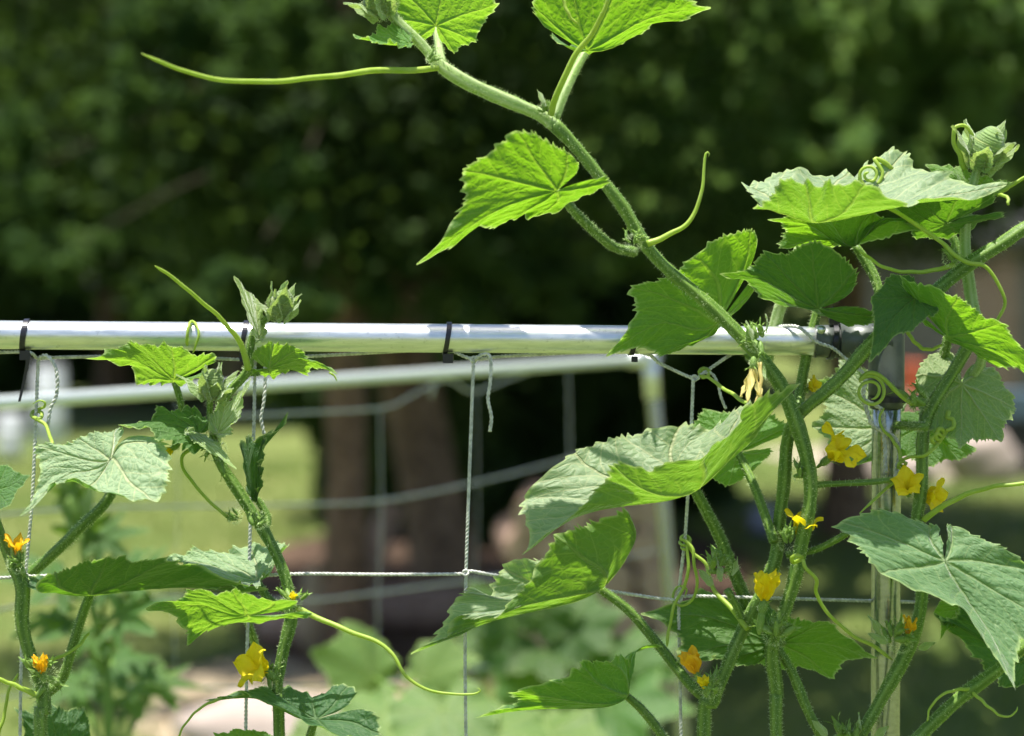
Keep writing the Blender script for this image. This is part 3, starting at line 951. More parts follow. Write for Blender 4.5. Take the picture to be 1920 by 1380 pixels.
fcord("horizontal_cord", [(430, 780), (560, 774), (716, 765), (770, 742), (832, 712), (860, 722), (888, 735), (950, 712), (1010, 690)])
fcord("horizontal_cord", [(-60, 972), (120, 955), (330, 950), (560, 946), (720, 938), (890, 905), (1060, 862), (1220, 820)])
fcord("horizontal_cord", [(-60, 1160), (80, 1128), (300, 1120), (560, 1126), (700, 1112), (900, 1085), (1060, 1062), (1248, 1030)])
fcord("horizontal_cord", [(0, 1310), (160, 1285), (400, 1290), (700, 1280), (960, 1243), (1262, 1205)])
for x0, y0, y1, rr in ((330, 745, 1400, 1.2), (712, 765, 1400, 2.0), (893, 735, 1400, 1.3), (1066, 695, 1380, 2.4)):
    fcord("vertical_cord", [(x0, y0), (x0 + 3, (y0 + y1) / 2 - 100), (x0 - 4, (y0 + y1) / 2 + 60), (x0 + 4, y1)], rr)
fcord("loose_tail", [(812, 690), (815, 715), (808, 745)])


# cable ties round the near rail
def cable_tie(px, tail, label, band=9.0, rk=1.05, ybase=None, under=True, cy=None):
    yc = cy if cy else 621 + (px + 900) / 2500 * 19
    c0 = at(px, yc, 0)
    o = empty("cable_tie", c0, label, "cable tie", "black cable ties holding the net to the rail")
    g = Geo()
    n = 40; w = band * PX / 2; v = []; f = []
    for j in range(n):
        a = 2 * math.pi * j / n
        tilt = 0.0022 * math.sin(a + .5)
        for rr, x in ((PIPE_R * rk, -w), (PIPE_R * rk, w), (PIPE_R * rk + .0011, w), (PIPE_R * rk + .0011, -w)):
            v.append(c0 + np.array([x + tilt, -rr * math.cos(a), rr * math.sin(a)]))
    for j in range(n):
        k = (j + 1) % n
        for q in range(4):
            f.append([j * 4 + q, j * 4 + (q + 1) % 4, k * 4 + (q + 1) % 4, k * 4 + q])
    mesh_obj("band", np.array(v), f, M_BLACK, o, smooth=False)
    hy = -PIPE_R * rk - .004 if under else PIPE_R * rk + .004
    h = c0 + np.array([0.001, -0.004, hy])
    hs = 0.6 if rk < 1.02 else 1.0
    v, f = boxg(h - np.array([.0042, .003, .0038]) * hs, h + np.array([.0042, .003, .0038]) * hs)
    mesh_obj("head", v, f, M_BLACK, o, smooth=False)
    if tail:
        c = spline([h] + [at(*p) for p in tail], 0.004)
        t, nn, bb = frames(c)
        wv = np.linspace(4.2, 2.2, len(c)) * PX
        e = np.array([1.0, 0, 0.15])
        vv = np.stack([c - e * wv[:, None], c + e * wv[:, None], c + e * wv[:, None] + [0, .001, 0], c - e * wv[:, None] + [0, .001, 0]], 1).reshape(-1, 3)
        ff = [[i * 4 + q, i * 4 + (q + 1) % 4, i * 4 + 4 + (q + 1) % 4, i * 4 + 4 + q] for i in range(len(c) - 1) for q in range(4)]
        mesh_obj("tail", vv, ff, M_BLACK, o, smooth=False)


cable_tie(47, [(53, 668, -.6), (47, 705, -.5), (36, 753, -.4)], "black cable tie with long hanging tail at the left end of the rail", 10)
cable_tie(458, None, "black cable tie on the rail behind the left vine tip", 9)
cable_tie(838, None, "black cable tie on the bare middle of the rail", 9)
cable_tie(1187, None, "black cable tie on the rail behind the veined leaf", 9, 1.0)
cable_tie(1560, [(1560, 598, -.2), (1561, 575, 0)], "black cable tie with upright tail beside the corner fitting", 9, 1.2, under=False)
cable_tie_post = at(1662, 748, 0)
o = empty("cable_tie", cable_tie_post, "black cable tie round the post just below the corner fitting", "cable tie", "black cable ties holding the net to the rail")
n = 40; v = []; f = []
for j in range(n):
    a = 2 * math.pi * j / n
    for rr, z in ((PIPE_R * 1.19, -.0022), (PIPE_R * 1.19, .0022), (PIPE_R * 1.19 + .0012, .0022), (PIPE_R * 1.19 + .0012, -.0022)):
        v.append(cable_tie_post + np.array([rr * math.cos(a), rr * math.sin(a), z]))
for j in range(n):
    k = (j + 1) % n
    for q in range(4):
        f.append([j * 4 + q, k * 4 + q, k * 4 + (q + 1) % 4, j * 4 + (q + 1) % 4])
mesh_obj("band", np.array(v), f, M_BLACK, o, smooth=False)
h = cable_tie_post + np.array([PIPE_R * 1.3, -.004, 0])
v, f = boxg(h - np.array([.004, .003, .003]), h + np.array([.004, .003, .003]))
mesh_obj("head", v, f, M_BLACK, o, smooth=False)
c = spline([h, h + np.array([.010, -.002, .002]), h + np.array([.020, -.003, .003])], .003)
v, f, _, _ = tube_arrays(c, .0014, 4)
mesh_obj("tail", v, f, M_BLACK, o)

# ------------------------------------------------------------------ plant builders
def W(ix, iy, iz):
    """direction given as picture-right, picture-up, towards the camera"""
    v = RGT * ix + UPV * iy - FWD * iz
    return v / np.linalg.norm(v)


CAN = {"P": (0, 0), "T": (0, 1.0), "M": (0, 0.5), "A-": (-.595, .535), "A+": (.595, .535), "B-": (-.656, -.069), "B+": (.656, -.069),
       "C-": (-.306, -.42), "C+": (.306, -.42)}
RT = np.array([(0, 1.0), (6, .90), (13, .80), (24, .72), (36, .735), (44, .785), (48, .80), (52, .775), (62, .675), (74, .63), (86, .645),
               (96, .66), (104, .64), (118, .575), (132, .535), (144, .52), (154, .46), (162, .37), (168, .25), (171, .12)])


def smooth_interp(x, xp, fp):
    y = np.interp(x, xp, fp)
    return y


def tps(src, dst):
    n = len(src)
    d2 = ((src[:, None] - src[None]) ** 2).sum(-1)
    K = np.where(d2 > 0, d2 * np.log(np.maximum(d2, 1e-12)) * .5, 0)
    Pm = np.hstack([np.ones((n, 1)), src])
    Lm = np.zeros((n + 3, n + 3)); Lm[:n, :n] = K + np.eye(n) * 2e-3; Lm[:n, n:] = Pm; Lm[n:, :n] = Pm.T
    w = np.linalg.solve(Lm, np.vstack([dst, np.zeros((3, 3))]))

    def fn(q):
        e2 = ((q[:, None] - src[None]) ** 2).sum(-1)
        U = np.where(e2 > 0, e2 * np.log(np.maximum(e2, 1e-12)) * .5, 0)
        return U @ w[:n] + np.hstack([np.ones((len(q), 1)), q]) @ w[n:]
    return fn


def leaf(vine, lm, mat=None, o=0.0, pet=None, ruffle=1.0, nt=190, nr=34, seed=0, pmat=None, sinus=171.0, teeth=1.0, name="leaf", hairs=True, scale=1.0):
    """a cucumber leaf bent through landmarks: P petiole joint, T tip, A B C the lobes, - on its left, + on its right
    (as seen on the upper face); o is the leaf's own distance behind the trellis plane in cm"""
    mat = mat or M_LEAF
    nt = int(nt * 1.6)
    lr = np.random.default_rng(1000 + seed)
    keys = list(lm)
    src = np.array([CAN[k] if isinstance(k, str) else k for k in keys], float)
    dst = np.array([at(p[0], p[1], p[2] + o) for p in lm.values()])
    fn = tps(src, dst)
    th = np.linspace(-R(sinus), R(sinus), nt)
    deg = np.degrees(np.abs(th))
    base = smooth_interp(deg * 171.0 / sinus, RT[:, 0], RT[:, 1])
    ker = np.array([1, 2, 3, 2, 1]) / 9.0
    base = np.convolve(np.pad(base, 2, mode='edge'), ker, 'valid')
    base = base * (1 + 0.025 * np.sin(th * 3 + lr.uniform(0, 6)) + 0.02 * np.sin(th * 5 + lr.uniform(0, 6)))
    # teeth: uneven, pointed, leaning to the tip
    arc = np.abs(th) * 9.5 + 1.0 * np.sin(th * 5 + lr.uniform(0, 6)) + 0.55 * np.sin(th * 13 + lr.uniform(0, 6))
    fr = arc % 1.0
    saw = np.where(fr < 0.25, fr / 0.25, (1 - fr) / 0.75)
    amp = 0.046 * (0.30 + 0.95 * np.abs(np.sin(np.floor(arc) * 2.13 + lr.uniform(0, 6)))) * teeth
    tooth = saw ** 1.4 * amp
    tip = 0.07 * np.exp(-(np.degrees(th) / 2.6) ** 2)
    rho = np.concatenate([[0.012], np.linspace(0.06, 1, nr) ** 0.9])
    rad = base[:, None] * rho[None, :] * 0.985 + (tooth + tip)[:, None] * rho[None, :] ** 9
    q = np.stack([np.sin(th)[:, None] * rad, np.cos(th)[:, None] * rad], -1)
    shp = q.shape[:2]
    X = fn(q.reshape(-1, 2)).reshape(*shp, 3)
    L = np.linalg.norm(fn(np.array([[0, 1.0]]))[0] - fn(np.array([[0, 0.0]]))[0])
    L = max(L, np.linalg.norm(fn(np.array([[-.5, .4]]))[0] - fn(np.array([[.5, .4]]))[0])) * scale
    nv = np.cross(np.gradient(X, axis=0), np.gradient(X, axis=1))
    nv /= np.linalg.norm(nv, axis=2)[..., None] + 1e-12
    P = R(48)
    ph = np.abs((th + P / 2) % P - P / 2)[:, None]
    t = rad * np.sin(ph); s = rad * np.cos(ph)
    disp = -0.016 * np.exp(-(t / 0.022) ** 2) * (1.1 - rad)
    disp += 0.030 * rad * np.sin(np.pi * ph / P) ** 2
    qd = np.abs(((s - 1.15 * t) * 6.5) % 1 - 0.5)
    disp += 0.0025 * (0.5 - qd) * 2 * np.clip(s * 6, 0, 1)
    a1, a2, a3 = lr.uniform(0, 6.28, 3)
    disp += ruffle * (0.020 * rho[None] ** 2.2 * np.sin(th * 6 + a1)[:, None] + 0.017 * rho[None] ** 4 * np.sin(th * 15 + a2 + 1.5 * np.sin(th * 4))[:, None]
                      + 0.008 * rho[None] ** 8 * np.sin(th * 34 + a3)[:, None])
    X = X + nv * (disp * L)[..., None]
    m = nr + 1
    V = np.vstack([X.reshape(-1, 3), fn(np.zeros((1, 2)))])
    uv = np.vstack([q.reshape(-1, 2), [[0, 0]]])
    rh = np.concatenate([np.broadcast_to(rho, shp).ravel(), [0]])
    f = []
    ci = nt * m
    for i in range(nt - 1):
        a = i * m; b = a + m
        f.append([ci, b, a])
        for k in range(m - 1):
            f.append([a + k, b + k, b + k + 1, a + k + 1])
    ob = mesh_obj(name, V, f, mat, vine, uv=uv, attr={"rho": rh})
    if pet:
        c = spline([[*at(x, y, z), r * PX] for x, y, z, r in pet], 0.004)
        v, ff, uvp, fr_ = tube_arrays(c[:, :3], c[:, 3], 12, 0.10, 5)
        mesh_obj("petiole", v, ff, pmat or M_STEM, ob, uv=uvp)
        if hairs:
            v, ff = hair_geo(*fr_, 0.2, 0.0012, 0.0034)
            mesh_obj("hair", v, ff, M_HAIR, ob, smooth=False, kind="stuff")
    return ob


def stem(vine, pts, mat=None, dens=0.13, hl=(0.0013, 0.0036), name="stem", ridge=0.11, sides=16):
    c = spline([[*at(x, y, z), r * PX] for x, y, z, r in pts], 0.004)
    n = np.arange(len(c)) * .004
    c[:, 3] *= 1 + .05 * np.sin(n * 60 + len(pts)) + .035 * np.sin(n * 171 + 1) + .02 * np.sin(n * 410)
    c[:, :3] += (np.stack([np.sin(n * 75), np.sin(n * 52 + 2), np.cos(n * 63)], 1) * .0009)
    v, f, uv, fr_ = tube_arrays(c[:, :3], c[:, 3], sides, ridge, 5, twist=len(c) * .012)
    ob = mesh_obj(name, v, f, mat or M_STEM, vine, uv=uv)
    v, f = hair_geo(*fr_, dens, *hl)
    mesh_obj("hair", v, f, M_HAIR, ob, smooth=False, kind="stuff")
    return ob


def tendril(vine, pts, mat=None, hair=True):
    c = spline([[*at(x, y, z), r * PX * .80] for x, y, z, r in pts], 0.002)
    u = np.linspace(0, 1, len(c))
    c[:, 3] *= (1.12 - .3 * u) * np.clip((1 - u) * 14 + .35, 0, 1)
    c[:, :3] += np.stack([np.sin(u * 23 + len(c)), np.sin(u * 17), np.cos(u * 29)], 1) * .0003
    v, f, uv, fr_ = tube_arrays(c[:, :3], c[:, 3], 8)
    ob = mesh_obj("tendril", v, f, mat or M_TENDRIL, vine, uv=uv)
    if hair:
        v, f = hair_geo(*fr_, 0.10, 0.0004, 0.0012, 0.00012)
        mesh_obj("hair", v, f, M_HAIR, ob, smooth=False, kind="stuff")
    return ob


def strip(c0, axis, out, length, width, curl, tipw=0.0, nu=12, nw=6, fold=0.3, wav=0.05, shape=0.8, lr=None, saw=0.0):
    """leaf-like or petal-like blade starting at c0 along axis and bending towards out by curl radians"""
    lr = lr or rng
    side = np.cross(axis, out); side /= np.linalg.norm(side)
    p = np.array(c0, float); V = []; UV = []
    ph = lr.uniform(0, 6.28)
    for i in range(nu + 1):
        s = i / nu
        a = curl * s ** 1.3
        d = axis * math.cos(a) + out * math.sin(a)
        nn = out * math.cos(a) - axis * math.sin(a)
        if i: p = p + d * length / nu
        w = width * (math.sin(math.pi * min(1, (0.08 + 0.92 * s) ** shape)) * 0.98 + tipw * (1 - s) + 0.02)
        if saw: w *= 1 + saw * ((i % 2) - .5)
        for j in range(-nw // 2, nw // 2 + 1):
            u = j / (nw / 2)
            V.append(p + side * u * w + nn * (-fold * w * (1 - abs(u)) + wav * length * abs(u) * math.sin(9 * s + ph + 2 * u) + wav * .35 * length * math.sin(14 * s + 5 * u + ph)))
            UV.append((u * .3, s))
    m = 2 * (nw // 2) + 1
    f = [[i * m + j, i * m + j + 1, (i + 1) * m + j + 1, (i + 1) * m + j] for i in range(nu) for j in range(m - 1)]
    return np.array(V), f, np.array(UV)


def perp(ax):
    a = np.cross(ax, np.array([.2, .3, .93])); a /= np.linalg.norm(a)
    return a, np.cross(ax, a)


def ellipsoid(c, ax, rl, rw, n=10, m=10, lump=0.0):
    a, b = perp(ax); V = []
    for i in range(n + 1):
        t = math.pi * i / n
        for j in range(m):
            q = 2 * math.pi * j / m
            k = 1 + lump * math.sin(3 * q + 2 * i)
            V.append(c - ax * rl * math.cos(t) + (a * math.cos(q) + b * math.sin(q)) * rw * k * math.sin(t))
    f = [[i * m + j, i * m + (j + 1) % m, (i + 1) * m + (j + 1) % m, (i + 1) * m + j] for i in range(n) for j in range(m)]
    return np.array(V), f


def fuzz(c, rad, n, lo, hi, ax=None):
    d = rng.normal(size=(n, 3)); d /= np.linalg.norm(d, axis=1)[:, None]
    base = np.asarray(c) + d * np.asarray(rad)
    return spike_mesh(base, d, rng.uniform(lo, hi, (n, 1)), 0.00014)


def flower(vine, x, y, cm, ax, size, opening=0.9, mat=None, calyx=18, petals=5, spin=0.0, wide=0.36, ovary=0, name="flower", wav=.05):
    """five-petalled flower; x y is the throat, ax its facing, size petal length in px"""
    mat = mat or M_PETAL
    pr = np.random.default_rng(int(x * 7 + y))
    c = at(x, y, cm); ax = W(*ax)
    a, b = perp(ax)
    g = Geo()
    v, f = ellipsoid(c - ax * calyx * .45 * PX, ax, calyx * .62 * PX, calyx * .32 * PX); g.add(v, f)
    for k in range(5):
        q = 2 * math.pi * (k + .5) / 5 + spin
        out = a * math.cos(q) + b * math.sin(q)
        v, f, _ = strip(c + out * calyx * .2 * PX - ax * .2 * calyx * PX, (ax * .6 + out * .8), out, calyx * .75 * PX, calyx * .07 * PX, .5, nu=5, nw=2)
        g.add(v, f)
    if ovary:
        v, f = ellipsoid(c - ax * (calyx + ovary) * .55 * PX, ax, ovary * .6 * PX, ovary * .17 * PX); g.add(v, f)
    ob = g.obj(name, M_CALYX, vine)
    for k in range(petals):
        q = 2 * math.pi * k / 5 + spin
        out = a * math.cos(q) + b * math.sin(q)
        st = ax * math.cos(.25) + out * math.sin(.25)
        o2 = out * math.cos(.25) - ax * math.sin(.25)
        v, f, uv = strip(c + out * .06 * size * PX, st, o2, size * PX * pr.uniform(.88, 1.12), size * wide * PX, opening * pr.uniform(.75, 1.25), lr=pr, nu=16, nw=10, fold=.16, wav=wav * 1.3, shape=1.15, tipw=.12)
        mesh_obj("petal", v, f, mat, ob, uv=uv)
    v, f = fuzz(c - ax * calyx * .5 * PX, calyx * .34 * PX, 120, .0008, .0022)
    mesh_obj("hair", v, f, M_HAIR, ob, smooth=False, kind="stuff")
    return ob


def node_cluster(vine, x, y, cm, size, n=7, mat=None, up=(0, 1, .2), tips=None):
    """knot of downy flower buds at a node"""
    c = at(x, y, cm); g = Geo(); up = W(*up)
    for k in range(n):
        d = rng.normal(size=3) * .7 + up; d /= np.linalg.norm(d)
        L = size * rng.uniform(.35, .7) * PX
        p = c + d * size * .25 * PX + rng.normal(size=3) * size * .16 * PX
        v, f = ellipsoid(p, d, L * .55, L * .2, 8, 8, .06); g.add(v, f)
        a, b = perp(d)
        for q in range(4):
            out = a * math.cos(q * 1.57) + b * math.sin(q * 1.57)
            v, f, _ = strip(p + d * L * .3 + out * L * .12, (d + out * .3) / 1.05, out, L * .55, L * .07, .8, nu=5, nw=2); g.add(v, f)
    ob = g.obj("flower_bud", mat or M_CALYX, vine)
    v, f = fuzz(c, np.array([size * .42 * PX] * 3), int(70 + size * 5), .001, .0032)
    mesh_obj("hair", v, f, M_HAIR, ob, smooth=False, kind="stuff")
    if tips:
        for (tx, ty, L, w, dx, dy) in tips:
            d = W(dx, dy, .2); a, b = perp(d)
            v, f, uv = strip(at(tx, ty, cm - .6), d, a, L * PX, w * PX, .5, nu=10, nw=6)
            mesh_obj("bud_leaf", v, f, M_BUD, ob, uv=uv)
    return ob


def shoot_tip(vine, x, y, cm, size, ax, n=11, mat=None, spread=.55):
    """growing tip: young folded leaves clasped round a downy core"""
    mat = mat or M_BUD
    c = at(x, y, cm); ax = W(*ax); a, b = perp(ax); s = size * PX
    v, f = ellipsoid(c + ax * s * .1, ax, s * .5, s * .34, 12, 14, .12)
    ob = mesh_obj("shoot_tip", v, f, mat, vine, uv=np.stack([np.linspace(0, .4, len(v)), np.linspace(0, 1, len(v))], 1))
    for k in range(n):
        q = 2.4 * k + .3
        out = a * math.cos(q) + b * math.sin(q)
        lay = k / n
        st = ax * math.cos(spread * (1 - lay)) + out * math.sin(spread * (1 - lay))
        o2 = out * math.cos(spread * (1 - lay)) - ax * math.sin(spread * (1 - lay))
        v, f, uv = strip(c - ax * s * (.42 - .25 * lay) + out * s * (.30 - .16 * lay), st, o2, s * rng.uniform(.75, 1.15), s * rng.uniform(.17, .28),
                         rng.uniform(-.7, .75), nu=16, nw=8, fold=.75, wav=.035, shape=.62, saw=.16)
        mesh_obj("bud_leaf", v, f, mat, ob, uv=uv, attr={"rho": np.full(len(v), .5)})
    v, f = fuzz(c, np.array([s * .42] * 3), 420, .001, .003)
    mesh_obj("hair", v, f, M_HAIR, ob, smooth=False, kind="stuff")
    return ob


def spiral(cx, cy, r0, r1, turns, a0, z0, z1, r, n=26):
    return [(cx + (r0 + (r1 - r0) * u) * math.cos(a0 + u * turns * 6.283), cy + (r0 + (r1 - r0) * u) * math.sin(a0 + u * turns * 6.283), z0 + (z1 - z0) * u, r) for u in np.linspace(0, 1, n)]

# ------------------------------------------------------------------ the climbing vine (middle, tallest)
def vine_root(px, cm, label):
    p = at(px, 1400, cm)
    return empty("cucumber_vine", (p[0], p[1], 0.0), label, "vine", "cucumber vines climbing the near trellis")


def root_run(px, y0, cm, r):
    """stem points from the soil up to the bottom of the picture"""
    p = at(px, y0, cm); d = (cm / 100 + D0)
    yb = 690 + (EYE / d) * FPX - math.tan(PITCH) * FPX
    return [(px + 30, yb + 40, cm + 3, r * 1.1), (px - 25, yb * .66 + y0 * .34, cm + 1, r * 1.05), (px + 14, yb * .3 + y0 * .7, cm + 1, r)]


V = vine_root(1455, -3, "tallest cucumber vine, its bare tip arching left high above the rail")
stem(V, root_run(1458, 1400, -3, 12.0) + [(1458, 1400, -3, 12.0), (1454, 1300, -3, 12.0), (1450, 1212, -3.5, 12.9), (1472, 1140, -4, 12.0), (1496, 1060, -4.5, 12.0), (1518, 950, -5, 12.4),
         (1512, 860, -5, 12.4), (1488, 775, -5, 12.9), (1452, 705, -5, 12.9), (1400, 642, -5, 12.0), (1320, 566, -5, 11.5), (1216, 466, -5.5, 11.5), (1155, 372, -6, 11.0), (1105, 302, -6.5, 11.0), (1036, 234, -7, 12.0)], dens=.16)
stem(V, [(1040, 238, -7, 11.5), (1010, 216, -7, 12.0), (930, 177, -7.5, 12.0), (870, 150, -8, 11.5), (822, 122, -8, 11.0), (800, 98, -8, 9.2), (780, 74, -8, 8.7), (752, 44, -8, 9.2), (722, 6, -8, 9.2), (690, -40, -8, 8.3)],
     M_STEM_PALE, dens=.22)
# top left leaf
leaf(V, {"P": (818, 47, 0), "T": (852, -118, -3.5), "A-": (928, 8, -.4), "A+": (728, -40, -1), "B-": (893, 78, 1.6), "B+": (742, 32, .8), "C-": (850, 92, 2), "C+": (780, 72, 1.6)},
     M_LEAF_YOUNG, -5.2, [(830, 122, -2.8, 9), (824, 96, -2, 8), (818, 47, 0, 7)], 1.2, seed=1, pmat=M_STEM_PALE)
leaf(V, {"P": (768, 80, 0), "T": (666, 68, -.5), "M": (716, 80, -.6), "A-": (700, 78, -2), "A+": (706, 50, 1), "B-": (745, 84, -1.6), "B+": (735, 46, 1), "C-": (775, 88, -.8), "C+": (768, 60, .8)},
     M_LEAF_YOUNG, -9, None, 2.0, 110, 20, seed=2)
shoot_tip(V, 712, 4, -8.5, 78, (-.4, 1, .25), 13)
node_cluster(V, 812, 112, -9, 26, 5)
tendril(V, [(822, 128, -8.3, 6), (780, 131, -9, 6.5), (700, 133, -11, 6.5), (600, 145, -14, 6), (500, 153, -17, 6), (420, 150, -19, 5.6), (340, 132, -21, 5.2), (295, 113, -22.5, 4.8), (266, 100, -23, 4.2)])
# top middle leaf, cut by the frame
leaf(V, {"P": (1101, 92, 0), "T": (1316, 16, -1), "M": (1205, 38, 0), "A-": (1196, 66, 2.5), "A+": (1190, -95, -3.5), "B-": (1122, 92, 2.4), "B+": (1060, -75, -3), "C-": (1036, 74, 1.4), "C+": (1000, 14, -.8)},
     M_LEAF, -5, [(1040, 222, -2, 10), (1058, 175, -1.6, 9.5), (1080, 128, -.8, 9), (1101, 92, 0, 8)], 1.1, seed=3, pmat=M_STEM_PALE)
tendril(V, [(1032, 216, -8, 7), (1045, 175, -9, 6.5), (1075, 110, -10, 6.5), (1110, 62, -11, 6.2), (1133, 20, -12, 5.6), (1144, -30, -12.5, 5), (1150, -80, -13, 4.5)])
tendril(V, [(1050, -30, -9.4, 4), (1056, 0, -9.6, 4.2), (1068, 30, -9.7, 4.2), (1084, 46, -9.6, 3.4)], hair=False)
node_cluster(V, 1024, 205, -8, 28, 6, tips=[(1022, 200, 34, 6, -.3, 1)])
# leaf hanging left under the arch
leaf(V, {"P": (1042, 356, 0), "T": (798, 484, 0), "M": (922, 398, -.4), "A-": (866, 322, -2.2), "A+": (930, 424, 2.5), "B-": (972, 248, -3.2), "B+": (1008, 408, 2.4), "C-": (1066, 286, -1.8), "C+": (1138, 344, .6)},
     M_LEAF, -13, [(1190, 472, 7, 10), (1150, 462, 5, 9), (1100, 420, 2.2, 9), (1066, 384, 0, 8), (1042, 356, 0, 6.5)], .8, seed=4)
node_cluster(V, 1188, 455, -6.8, 34, 7)
tendril(V, [(1214, 458, -6, 7), (1245, 444, -6, 6), (1280, 426, -6, 5.2), (1302, 400, -6, 4.8), (1314, 365, -6, 4.4), (1320, 325, -6, 4), (1323, 288, -6, 3.4), (1329, 287, -6, 1.8), (1328, 294, -6, 1.6)])
# veined leaf over the rail
leaf(V, {"P": (1344, 606, 0), "T": (1146, 662, -.6), "M": (1245, 604, -.4), "A-": (1182, 540, -1.2), "A+": (1240, 668, .4), "B-": (1300, 482, -1.4), "B+": (1310, 640, .3), "C-": (1408, 428, -1.2), "C+": (1412, 548, .3), (-.12, -.2): (1398, 500, 0)},
     M_LEAF, -2.5, [(1432, 700, -1, 9), (1400, 660, 0, 8.5), (1370, 628, 0, 8), (1344, 606, 0, 7)], .8, seed=5)
# node above the rail: downy buds and a spent flower
node_cluster(V, 1418, 640, -7, 46, 9, tips=[(1412, 640, 40, 6, -.15, 1), (1436, 625, 36, 6, .2, 1), (1424, 672, 44, 7, .2, -1)])
flower(V, 1412, 690, -8, (-.06, -1, .1), 62, .12, M_PETAL_DRY, 20, wide=.10)
tendril(V, [(1424, 680, -8, 4.5), (1427, 720, -8.4, 4), (1418, 752, -8.6, 3.4), (1408, 770, -8.6, 3)], M_PETAL_DRY, hair=False)
# big leaf nearest the lens
leaf(V, {"P": (1527, 412, 0), "T": (1868, 362, 1.5), "M": (1690, 386, -.5), "A+": (1622, 352, -5), "A-": (1700, 280, 5), "B+": (1508, 336, -5.2), "B-": (1590, 322, 5.5), "C+": (1424, 382, -3.5), "C-": (1404, 342, 2.5), (0, -.3): (1440, 384, -.5)},
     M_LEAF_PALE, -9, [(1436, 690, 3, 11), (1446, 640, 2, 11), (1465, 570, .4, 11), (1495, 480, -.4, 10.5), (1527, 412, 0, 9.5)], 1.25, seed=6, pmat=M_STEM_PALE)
# broad shaded leaf
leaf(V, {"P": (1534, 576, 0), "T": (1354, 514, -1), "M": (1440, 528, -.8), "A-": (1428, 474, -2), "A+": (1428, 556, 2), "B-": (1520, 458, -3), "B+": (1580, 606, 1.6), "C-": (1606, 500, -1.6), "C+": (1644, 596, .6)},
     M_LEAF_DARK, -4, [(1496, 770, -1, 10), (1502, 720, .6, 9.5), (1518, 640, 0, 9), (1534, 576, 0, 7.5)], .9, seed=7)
# drooping dark leaf and the long leaf reaching the right edge
leaf(V, {"P": (1716, 556, 0), "T": (1632, 676, -3), "M": (1672, 600, -2), "A-": (1712, 622, -3), "A+": (1632, 560, -.8), "B-": (1752, 592, -1.6), "B+": (1662, 520, 1), "C-": (1752, 560, .5), "C+": (1706, 520, 1.4)},
     M_LEAF_DARK, -7, None, .9, 140, 24, seed=8)
# big light leaf, near, left of the post
leaf(V, {"P": (1302, 916, 0), "T": (996, 1024, -1.2), "M": (1146, 950, 0), "A-": (1144, 860, -2.8), "A+": (1080, 848, 3), "B-": (1330, 848, -3.2), "B+": (1278, 792, 3.6), "C-": (1492, 724, -1.2), "C+": (1398, 762, 2), (-.605, .174): (1226, 888, -3), (.605, .174): (1168, 820, 3.6), (0, .75): (1062, 976, -.2), (.29, .66): (984, 936, 1.6), (-.29, .66): (1118, 930, -1.4), (-.49, -.285): (1400, 768, -2.6), (.49, -.285): (1328, 806, 3)},
     M_LEAF_PALE, -8, [(1448, 1206, 4.4, 13), (1420, 1176, 3.6, 12), (1386, 1096, 2, 11.5), (1346, 1000, 1.2, 11), (1302, 916, 0, 10)], 1.0, 230, 40, seed=9)
# shaded leaf just behind it
leaf(V, {"P": (1384, 848, 0), "T": (1262, 806, 2.4), "A-": (1318, 764, 2), "A+": (1310, 876, -1), "B-": (1420, 770, 2), "B+": (1366, 912, -2), "C-": (1478, 800, .5), "C+": (1440, 852, -1)},
     M_LEAF, 1.5, [(1452, 1016, -4, 9), (1440, 980, -3.2, 8.5), (1414, 910, -1.6, 8), (1384, 848, 0, 7)], .8, 140, 24, seed=10)
# shaded pair at the low node
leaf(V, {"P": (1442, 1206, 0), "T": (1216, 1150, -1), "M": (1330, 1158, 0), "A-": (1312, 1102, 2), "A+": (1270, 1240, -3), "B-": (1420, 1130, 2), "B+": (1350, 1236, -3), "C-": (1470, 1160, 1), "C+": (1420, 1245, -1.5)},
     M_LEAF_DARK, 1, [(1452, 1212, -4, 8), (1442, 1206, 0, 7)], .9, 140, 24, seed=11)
leaf(V, {"P": (1466, 1206, 0), "T": (1640, 1230, -1), "M": (1552, 1206, 0), "A-": (1560, 1270, 2), "A+": (1548, 1164, -2), "B-": (1480, 1256, 2), "B+": (1490, 1162, -2), "C-": (1412, 1240, 1), "C+": (1452, 1180, -1)},
     M_LEAF, 0, [(1454, 1210, -3, 8), (1466, 1206, 0, 6.5)], .9, 150, 26, seed=12)
node_cluster(V, 1452, 1188, -5.5, 50, 10)
flower(V, 1432, 1126, -6, (.12, 1, .15), 56, .30, M_PETAL, 26, ovary=44, spin=.4, wide=.30)
node_cluster(V, 1500, 888, -4.6, 36, 6)
flower(V, 1556, 858, -4.4, (.5, .45, .45), 64, 1.5, M_PETAL, 24, ovary=20, spin=.5, wide=.25, wav=.10)
stem(V, [(1452, 1210, -2.5, 8), (1482, 1258, -2.5, 8.5), (1512, 1320, -2.5, 8.5), (1552, 1410, -2.5, 8.5), (1600, 1560, -3, 8.5)], name="side_stem")
stem(V, [(1522, 912, -5, 6), (1560, 908, -4.5, 5.5), (1610, 903, -4, 5.5), (1680, 897, -3.6, 5)], name="side_stem", dens=.08)
tendril(V, [(1504, 1046, -6.1, 4.2), (1494, 1042, -6.4, 4.2), (1484, 1046, -6, 4.2), (1488, 1054, -5.4, 4.2), (1505, 1050, -6.2, 4.2), (1511, 1066, -6.4, 4.2), (1530, 1086, -6, 4.4), (1531, 1112, -5, 4.4), (1554, 1152, -4.4, 4.6), (1598, 1190, -4, 5), (1638, 1212, -3.6, 5.4), (1674, 1236, -3.4, 6)])
